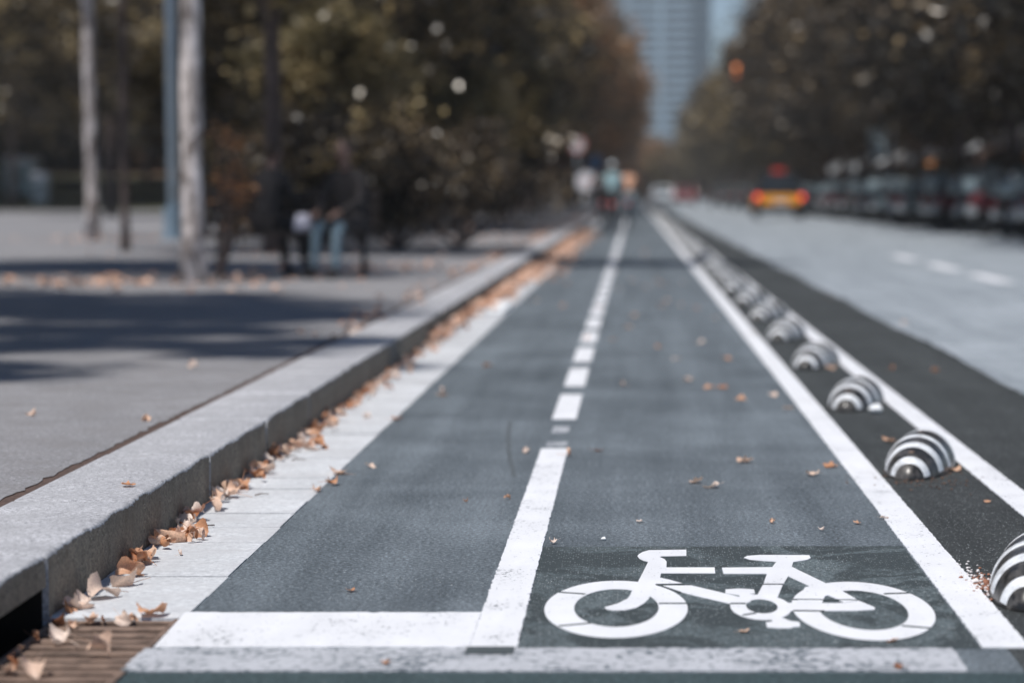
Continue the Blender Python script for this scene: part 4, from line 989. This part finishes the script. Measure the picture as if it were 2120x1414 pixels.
# ------------------------------------------------------------------ vehicles
glass = plain('dark_glass', (0.02, 0.025, 0.03), 0.08); tyre = plain('tyre', (0.02, 0.02, 0.02), 0.8)
tail = plain('tail_lamp', (0.5, 0.02, 0.02), 0.25, emit=((1.0, 0.08, 0.05), 1.3))
def car(name, label, loc, rz, body_m, w_=1.78, L=4.3, h_=1.5, lamp=None, roofm=None, group=None, boot=None, cat='car'):
    """heads along +Y, rear at -Y"""
    t = thing(name, label, cat, loc, rz, group)
    low = [(-L / 2, 0.35), (-L / 2 - 0.02, 0.62), (-L / 2 + 0.04, 0.92), (-L / 2 + 0.35, 0.97), (L * 0.12, 0.95), (L * 0.30, 0.90), (L / 2 - 0.08, 0.74), (L / 2, 0.5), (L / 2 - 0.02, 0.28), (-L / 2 + 0.1, 0.25)]
    def loft(bm, prof, hw, taper):
        rows = []
        for x, f in ((-hw, 0.94), (-hw * 0.97, 1.0), (hw * 0.97, 1.0), (hw, 0.94)):
            rows.append([bm.verts.new((x * (1 - taper * max(0, z - 0.95)), y * f, 0.25 + (z - 0.25) * (0.985 if f < 1 else 1))) for y, z in prof])
        n = len(prof)
        for a, b in zip(rows, rows[1:]):
            for k in range(n): bm.faces.new((a[k], a[(k + 1) % n], b[(k + 1) % n], b[k]))
        bm.faces.new(rows[0][::-1]); bm.faces.new(rows[-1])
    bm = B(); loft(bm, low, w_ / 2, 0.0); obj('body', bm, body_m, t)
    cab = [(-L / 2 + 0.28, 0.95), (-L / 2 + 0.62, h_ - 0.06), (-L / 2 + 1.0, h_), (L * 0.06, h_ - 0.02), (L * 0.24, 0.93)]
    bm = B(); loft(bm, cab, w_ / 2 - 0.05, 0.28); cb = obj('cabin', bm, roofm or body_m, t)
    # glazing, proud of the cabin by a few millimetres
    s0, s1 = 0.14, 0.88
    def lerp(a, b, f): return (a[0] + (b[0] - a[0]) * f, a[1] + (b[1] - a[1]) * f)
    def pane(nm, a, b, off, hw0, hw1):
        bm = B(); p0, p1 = lerp(a, b, s0), lerp(a, b, s1)
        vs = [bm.verts.new(q) for q in ((-hw0, p0[0] + off[0], p0[1] + off[1]), (hw0, p0[0] + off[0], p0[1] + off[1]), (hw1, p1[0] + off[0], p1[1] + off[1]), (-hw1, p1[0] + off[0], p1[1] + off[1]))]
        bm.faces.new(vs); g_ = obj(nm, bm, glass, cb); md = g_.modifiers.new('s', 'SOLIDIFY'); md.thickness = 0.006
    pane('rear_window', cab[0], cab[1], (-0.012, 0.004), w_ / 2 - 0.17, w_ / 2 - 0.28)
    pane('windscreen', cab[4], cab[3], (0.012, 0.004), w_ / 2 - 0.14, w_ / 2 - 0.26)
    for s in (-1, 1):
        for (ya, yb, za, zb) in ((-L / 2 + 0.62, -0.42, -L / 2 + 0.9, -0.42), (-0.34, L * 0.17, -0.34, L * 0.06)):
            bm = B(); x0 = s * (w_ / 2 - 0.05 + 0.004); x1 = s * ((w_ / 2 - 0.05) * (1 - 0.28 * (h_ - 0.95 - 0.1)) + 0.004)
            vs = [bm.verts.new(q) for q in ((x0, ya, 1.0), (x0, yb, 1.0), (x1, zb, h_ - 0.11), (x1, za, h_ - 0.11))]; bm.faces.new(vs)
            g_ = obj('side_window', bm, glass, cb); md = g_.modifiers.new('s', 'SOLIDIFY'); md.thickness = 0.006
        for y in (-L / 2 + 0.78, L / 2 - 0.82):
            bm = B(); torus(bm, (s * (w_ / 2 - 0.08), y, 0.31), 0.24, 0.085, 'x', 22, 8); wh = obj('wheel', bm, tyre, t, True)
            bm = B(); tube(bm, [(s * (w_ / 2 - 0.12), y, 0.31), (s * (w_ / 2 - 0.015), y, 0.31)], 0.18, 18); obj('rim', bm, chrome, wh)
        bm = B(); box(bm, s * (w_ / 2 - 0.10) - 0.12, s * (w_ / 2 - 0.10) + 0.06 * 1, -L / 2 - 0.035, -L / 2 + 0.10, 0.74, 0.94, 0.02); obj('tail_light', bm, lamp or tail, t)
        bm = B(); box(bm, s * (w_ / 2 - 0.24) - 0.14, s * (w_ / 2 - 0.24) + 0.14, L / 2 - 0.12, L / 2 + 0.012, 0.55, 0.70, 0.02); obj('headlight', bm, chrome, t)
        bm = B(); ell(bm, (s * (w_ / 2 + 0.09), L * 0.16, 1.0), (0.09, 0.05, 0.07), 10, 8); obj('wing_mirror', bm, body_m, t, True)
    bm = B(); box(bm, -w_ / 2 + 0.06, w_ / 2 - 0.06, -L / 2 - 0.07, -L / 2 + 0.05, 0.34, 0.52, 0.03); obj('bumper', bm, dark, t)
    bm = B(); box(bm, -0.26, 0.26, -L / 2 - 0.045, -L / 2 - 0.025, 0.60, 0.71, 0.004); obj('number_plate', bm, whitep, t)
    if boot:
        bm = B(); box(bm, -w_ / 2 + 0.2, w_ / 2 - 0.2, -L / 2 - 0.03, -L / 2 + 0.02, 0.55, 0.93, 0.012); obj('boot_lid', bm, boot, t)
    return t
black_p = plain('black_car_paint', (0.012, 0.012, 0.014), 0.2); yel = plain('taxi_yellow', (0.85, 0.36, 0.03), 0.3)
tx = car('taxi', 'black and yellow taxi with glowing tail lights driving away on the road', (5.6, 95, 0.004), 0, black_p, 1.88, 4.6, 1.78, boot=yel, roofm=black_p)
for s in (-1, 1):
    bm = B(); box(bm, s * 0.942 - 0.006, s * 0.942 + 0.006, -1.3, 1.1, 0.42, 0.9, 0.004); obj('yellow_door', bm, yel, tx)
bm = B(); box(bm, -0.24, 0.24, -0.9, -0.72, 1.78, 1.94, 0.03); obj('roof_sign', bm, plain('red_roof_lamp', (0.38, 0.03, 0.02), 0.3, emit=((1, 0.06, 0.03), 0.12)), tx)
silver = plain('silver_paint', (0.55, 0.6, 0.64), 0.25, 0.3); dgrey = plain('dark_grey_paint', (0.06, 0.07, 0.075), 0.25); redc = plain('dark_red_paint', (0.22, 0.03, 0.03), 0.25)
offlamp = plain('unlit_tail_lamp', (0.25, 0.02, 0.02), 0.3)
car('car', 'silver car far down the street right of the cyclists', (2.2, 188, 0.0), 0, silver, lamp=offlamp, group='cars far down the street')
car('car', 'dark red car far away beside the silver one', (4.1, 196, 0.004), 0, redc, lamp=offlamp, group='cars far down the street')
for i, (x, y, lab) in enumerate([(7.3, 128, 'nearest dark grey car parked beyond the taxi'), (7.0, 136, 'second dark grey car parked beyond the taxi'), (6.8, 146, 'third dark grey car parked beyond the taxi'), (6.6, 157, 'fourth dark grey car parked beyond the taxi'), (6.2, 170, 'fifth dark grey car parked beyond the taxi')]):
    if i == 0: pc = car('parked_car', lab, (x, y, 0.004), 0, dgrey, lamp=offlamp, group='dark cars parked beyond the taxi')
    else: dup(pc, (x, y, 0.004), 0, lab)

platem = plain('dirty_plate', (0.32, 0.34, 0.36), 0.5)  # white plates greyed: the roadside shade is put into their colour
def scooter(name, label, bodym, seed):
    t = thing(name, label, 'scooter', (0, 0, 0))              # heads along +Y
    for y, nm in ((-0.62, 'rear'), (0.66, 'front')):
        bm = B(); torus(bm, (0, y, 0.24), 0.18, 0.065, 'x', 20, 8); wh = obj('wheel', bm, tyre, t, True)
        bm = B(); tube(bm, [(-0.04, y, 0.24), (0.04, y, 0.24)], 0.12, 16); obj('rim', bm, chrome, wh)
    bm = B(); vs = box(bm, -0.17, 0.17, -0.88, 0.05, 0.40, 0.76, 0.09)
    for v in bm.verts:
        if v.co.y < -0.6: v.co.z += 0.10; v.co.x *= 0.72
    obj('tail_body', bm, bodym, t, True)
    bm = B(); box(bm, -0.16, 0.16, -0.05, 0.42, 0.27, 0.34, 0.03); obj('footboard', bm, dark, t)
    bm = B(); box(bm, -0.22, 0.22, 0.40, 0.50, 0.30, 0.92, 0.045)
    for v in bm.verts: v.co.y -= 0.16 * (v.co.z - 0.3)
    obj('leg_shield', bm, bodym, t, True)
    bm = B(); box(bm, -0.16, 0.16, -0.78, 0.05, 0.78, 0.88, 0.04); obj('seat', bm, black_cloth, t, True)
    bm = B(); tube(bm, [(0, 0.62, 0.26), (0, 0.42, 0.95)], 0.03, 8); tube(bm, [(-0.33, 0.30, 1.0), (0, 0.40, 0.98), (0.33, 0.30, 1.0)], 0.017, 8); obj('handlebar', bm, dark, t, True)
    for s in (-1, 1):
        bm = B(); tube(bm, [(s * 0.2, 0.36, 1.0), (s * 0.27, 0.36, 1.17)], 0.007, 6); ell(bm, (s * 0.29, 0.35, 1.2), (0.06, 0.02, 0.04), 10, 8); obj('mirror', bm, chrome, t, True)
    bm = B(); hs_ = 1.42 if seed in (1, 2) else 1.16
    box(bm, -0.24, 0.24, 0.44, 0.455, 1.0, hs_, 0.006)
    for v in bm.verts: v.co.y -= 0.3 * (v.co.z - 1.0); v.co.x *= 1 - 0.35 * (v.co.z - 1.0)
    obj('windshield', bm, plain('smoky_screen', (0.07, 0.09, 0.10), 0.12), t)
    bm = B(); box(bm, -0.07, 0.07, -0.97, -0.93, 0.66, 0.74, 0.012); obj('tail_light', bm, offlamp, t)
    bm = B(); box(bm, -0.11, 0.11, -1.0, -0.985, 0.42, 0.60, 0.004); obj('number_plate', bm, platem, t)
    bm = B(); box(bm, -0.08, 0.08, -0.95, -0.70, 0.36, 0.42, 0.015); obj('mudguard', bm, dark, t)
    if seed % 2:
        bm = B(); box(bm, -0.21, 0.21, -1.08, -0.70, 0.92, 1.24, 0.08); obj('top_case', bm, bodym, t, True)
    return t
sc = [scooter('scooter', 'x', plain('scooter_grey', (0.12, 0.15, 0.165), 0.3), 1), scooter('scooter', 'x', plain('scooter_black', (0.03, 0.033, 0.036), 0.25), 2),
      scooter('scooter', 'x', plain('scooter_silver', (0.26, 0.33, 0.36), 0.25, 0.2), 3), scooter('scooter', 'x', plain('scooter_red', (0.10, 0.02, 0.03), 0.3), 4)]
nm = ['grey', 'black', 'silver', 'dark red']
y = 50.0; i = 0
seq = [1, 0, 2, 1, 0, 3, 1, 2, 0, 1, 3, 0, 2, 1, 0]
while y < 126:
    q = seq[i % len(seq)] if i % 13 != 12 else 1
    put(sc[q], (8.75 + rng.uniform(-0.35, 0.35), y, 0.004), R(-60 + rng.uniform(-22, 22)), '%s scooter in the long row parked at the right roadside' % nm[q], 'scooters parked in a row along the road', rng.uniform(0.98, 1.2))
    y += rng.uniform(0.9, 1.5); i += 1

# ------------------------------------------------------------------ traffic light with arm, banner
tl = thing('traffic_light', 'traffic light on a long arm over the road glowing amber', 'traffic light', (10.4, 112, 0.13))
bm = B(); tube(bm, [(0, 0, 0), (0, 0, 6.2)], [0.12, 0.08], 12); tube(bm, [(0, 0, 6.1), (-2.6, 0, 6.7), (-5.7, 0, 6.9)], [0.07, 0.06, 0.045], 10); obj('pole', bm, dark, tl, True)
bm = B(); box(bm, -5.88, -5.52, -0.1, 0.14, 5.8, 6.85, 0.05); hs = obj('housing', bm, dark, tl)
for k, (m, nme) in enumerate([(plain('amber_lamp', (0.9, 0.35, 0.1), 0.3, emit=((1.0, 0.30, 0.12), 0.75)), 'lens'), (plain('dim_amber', (0.35, 0.14, 0.06), 0.3, emit=((1.0, 0.3, 0.12), 0.25)), 'lens'), (plain('dim_lens', (0.22, 0.12, 0.07), 0.3), 'lens')]):
    bm = B(); tube(bm, [(-5.7, -0.1, 6.65 - 0.32 * k), (-5.7, -0.125, 6.65 - 0.32 * k)], 0.12, 20); obj(nme, bm, m, hs)
    bm = B(); tube(bm, [(-5.7, -0.1, 6.65 - 0.32 * k + 0.12), (-5.7, -0.26, 6.65 - 0.32 * k + 0.12)], 0.02, 8); obj('visor', bm, dark, hs)
bp = thing('banner_post', 'post with a pale blue hanging banner behind the scooters', 'banner post', (10.35, 97, 0.13))
bm = B(); tube(bm, [(0, 0, 0), (0, 0, 4.6)], 0.06, 12); tube(bm, [(0, 0, 3.9), (-1.0, 0, 3.9)], 0.02, 6); tube(bm, [(0, 0, 2.3), (-1.0, 0, 2.3)], 0.02, 6); obj('pole', bm, steel, bp, True)
bm = B(); box(bm, -0.95, -0.3, -0.012, 0.012, 2.32, 3.88, 0.004); obj('banner', bm, plain('pale_blue_cloth', (0.36, 0.48, 0.56), 0.7), bp)

# ------------------------------------------------------------------ buildings
twall = plain('tower_blue_grey', (0.065, 0.125, 0.175), 0.5, var=0.06, scale=0.05)  # bluish tint of distant haze is put into the tower colours
tband = plain('tower_pale_band', (0.33, 0.47, 0.57), 0.55, var=0.06, scale=0.08)
tglass = plain('tower_dark_bay', (0.09, 0.16, 0.21), 0.3)
tw = thing('tower_block', 'tall blue grey tower with pale floor bands seen between the trees', 'tower', (6, 900, 0))
bm = B(); box(bm, -22, 22.5, 0, 22, 0, 132); obj('wall', bm, twall, tw)
for k in range(38):
    bm = B(); box(bm, -22.3, 15.0, -1.4, -0.01, 2.5 + 3.4 * k, 4.2 + 3.4 * k); obj('floor_band', bm, tband, tw)
for k in range(38):
    bm = B(); box(bm, 15.3, 22.5, -0.5, -0.01, 2.7 + 3.4 * k, 3.9 + 3.4 * k); obj('balcony', bm, tglass, tw)
for x in (-9.5, 3.0):
    bm = B(); box(bm, x, x + 1.8, -2.0, -1.41, 0, 131); obj('pier', bm, tband, tw)
bm = B(); box(bm, -10, 10, 4, 18, 132, 137); obj('roof_house', bm, twall, tw)

sb = thing('shop_building', 'dark apartment block with lit shopfronts behind the right trees', 'building', (16.2, 85, 0.13))
bm = B(); box(bm, 0, 14, 0, 110, 3.4, 17); box(bm, 0.6, 14, 0, 110, 0, 3.4); obj('wall', bm, plain('building_wall', (0.10, 0.085, 0.075), 0.8, var=0.2, scale=0.3), sb)
bm = B(); box(bm, -0.3, 14.2, -0.3, 110.2, 17, 17.5); obj('cornice', bm, plain('cornice', (0.16, 0.14, 0.12), 0.8), sb)
litw = plain('lit_shop_window', (0.5, 0.3, 0.15), 0.3, emit=((1.0, 0.42, 0.14), 0.9)); pale = plain('pale_awning', (0.70, 0.74, 0.78), 0.7)
litp = plain('pink_lit_window', (0.4, 0.3, 0.3), 0.3, emit=((1.0, 0.72, 0.66), 0.5))
for k in range(11):
    y0 = 2 + k * 9.8
    bm = B(); box(bm, 0.55, 0.62, y0, y0 + 6.8, 0.35, 2.9); w_ = obj('shop_window', bm, litw if k in (1, 5) else (litp if k in (0, 3) else glass), sb)
    for q in range(4):
        bm = B(); box(bm, 0.50, 0.549, y0 + q * 2.24, y0 + 0.1 + q * 2.24, 0.35, 2.9); obj('mullion', bm, pale, w_)
    if k % 2 == 0 or k < 3:
        bm = B(); vs = [bm.verts.new(p) for p in ((0.0, y0 - .3, 3.3), (0.0, y0 + 7.1, 3.3), (-1.3, y0 + 7.1, 2.7), (-1.3, y0 - .3, 2.7))]; bm.faces.new(vs)
        a_ = obj('awning', bm, pale, sb); md = a_.modifiers.new('s', 'SOLIDIFY'); md.thickness = 0.35
for r_i in range(4):
    for k in range(14):
        bm = B(); box(bm, -0.04, 0.03, 3 + k * 7.6, 4.6 + k * 7.6, 4.6 + r_i * 3.1, 6.5 + r_i * 3.1); w_ = obj('window', bm, glass, sb)
        bm = B(); box(bm, -0.09, 0.0, 2.85 + k * 7.6, 4.75 + k * 7.6, 4.45 + r_i * 3.1, 4.57 + r_i * 3.1); obj('sill', bm, pale, w_)

hz = B(); box(hz, -380, 380, -60, 1010, -1.2, 160)
hm = bpy.data.materials.new('haze'); hm.use_nodes = True; hn = hm.node_tree.nodes; hn.remove(hn['Principled BSDF'])
pv = hn.new('ShaderNodeVolumePrincipled'); pv.inputs['Color'].default_value = (0.90, 0.94, 0.97, 1); pv.inputs['Density'].default_value = 0.00045; pv.inputs['Anisotropy'].default_value = 0.2
hm.node_tree.links.new(pv.outputs[0], hn['Material Output'].inputs['Volume'])
ho = obj('haze', hz, hm); tag(ho, 'thin haze filling the street', None, None, 'stuff')
bpy.context.view_layer.update()
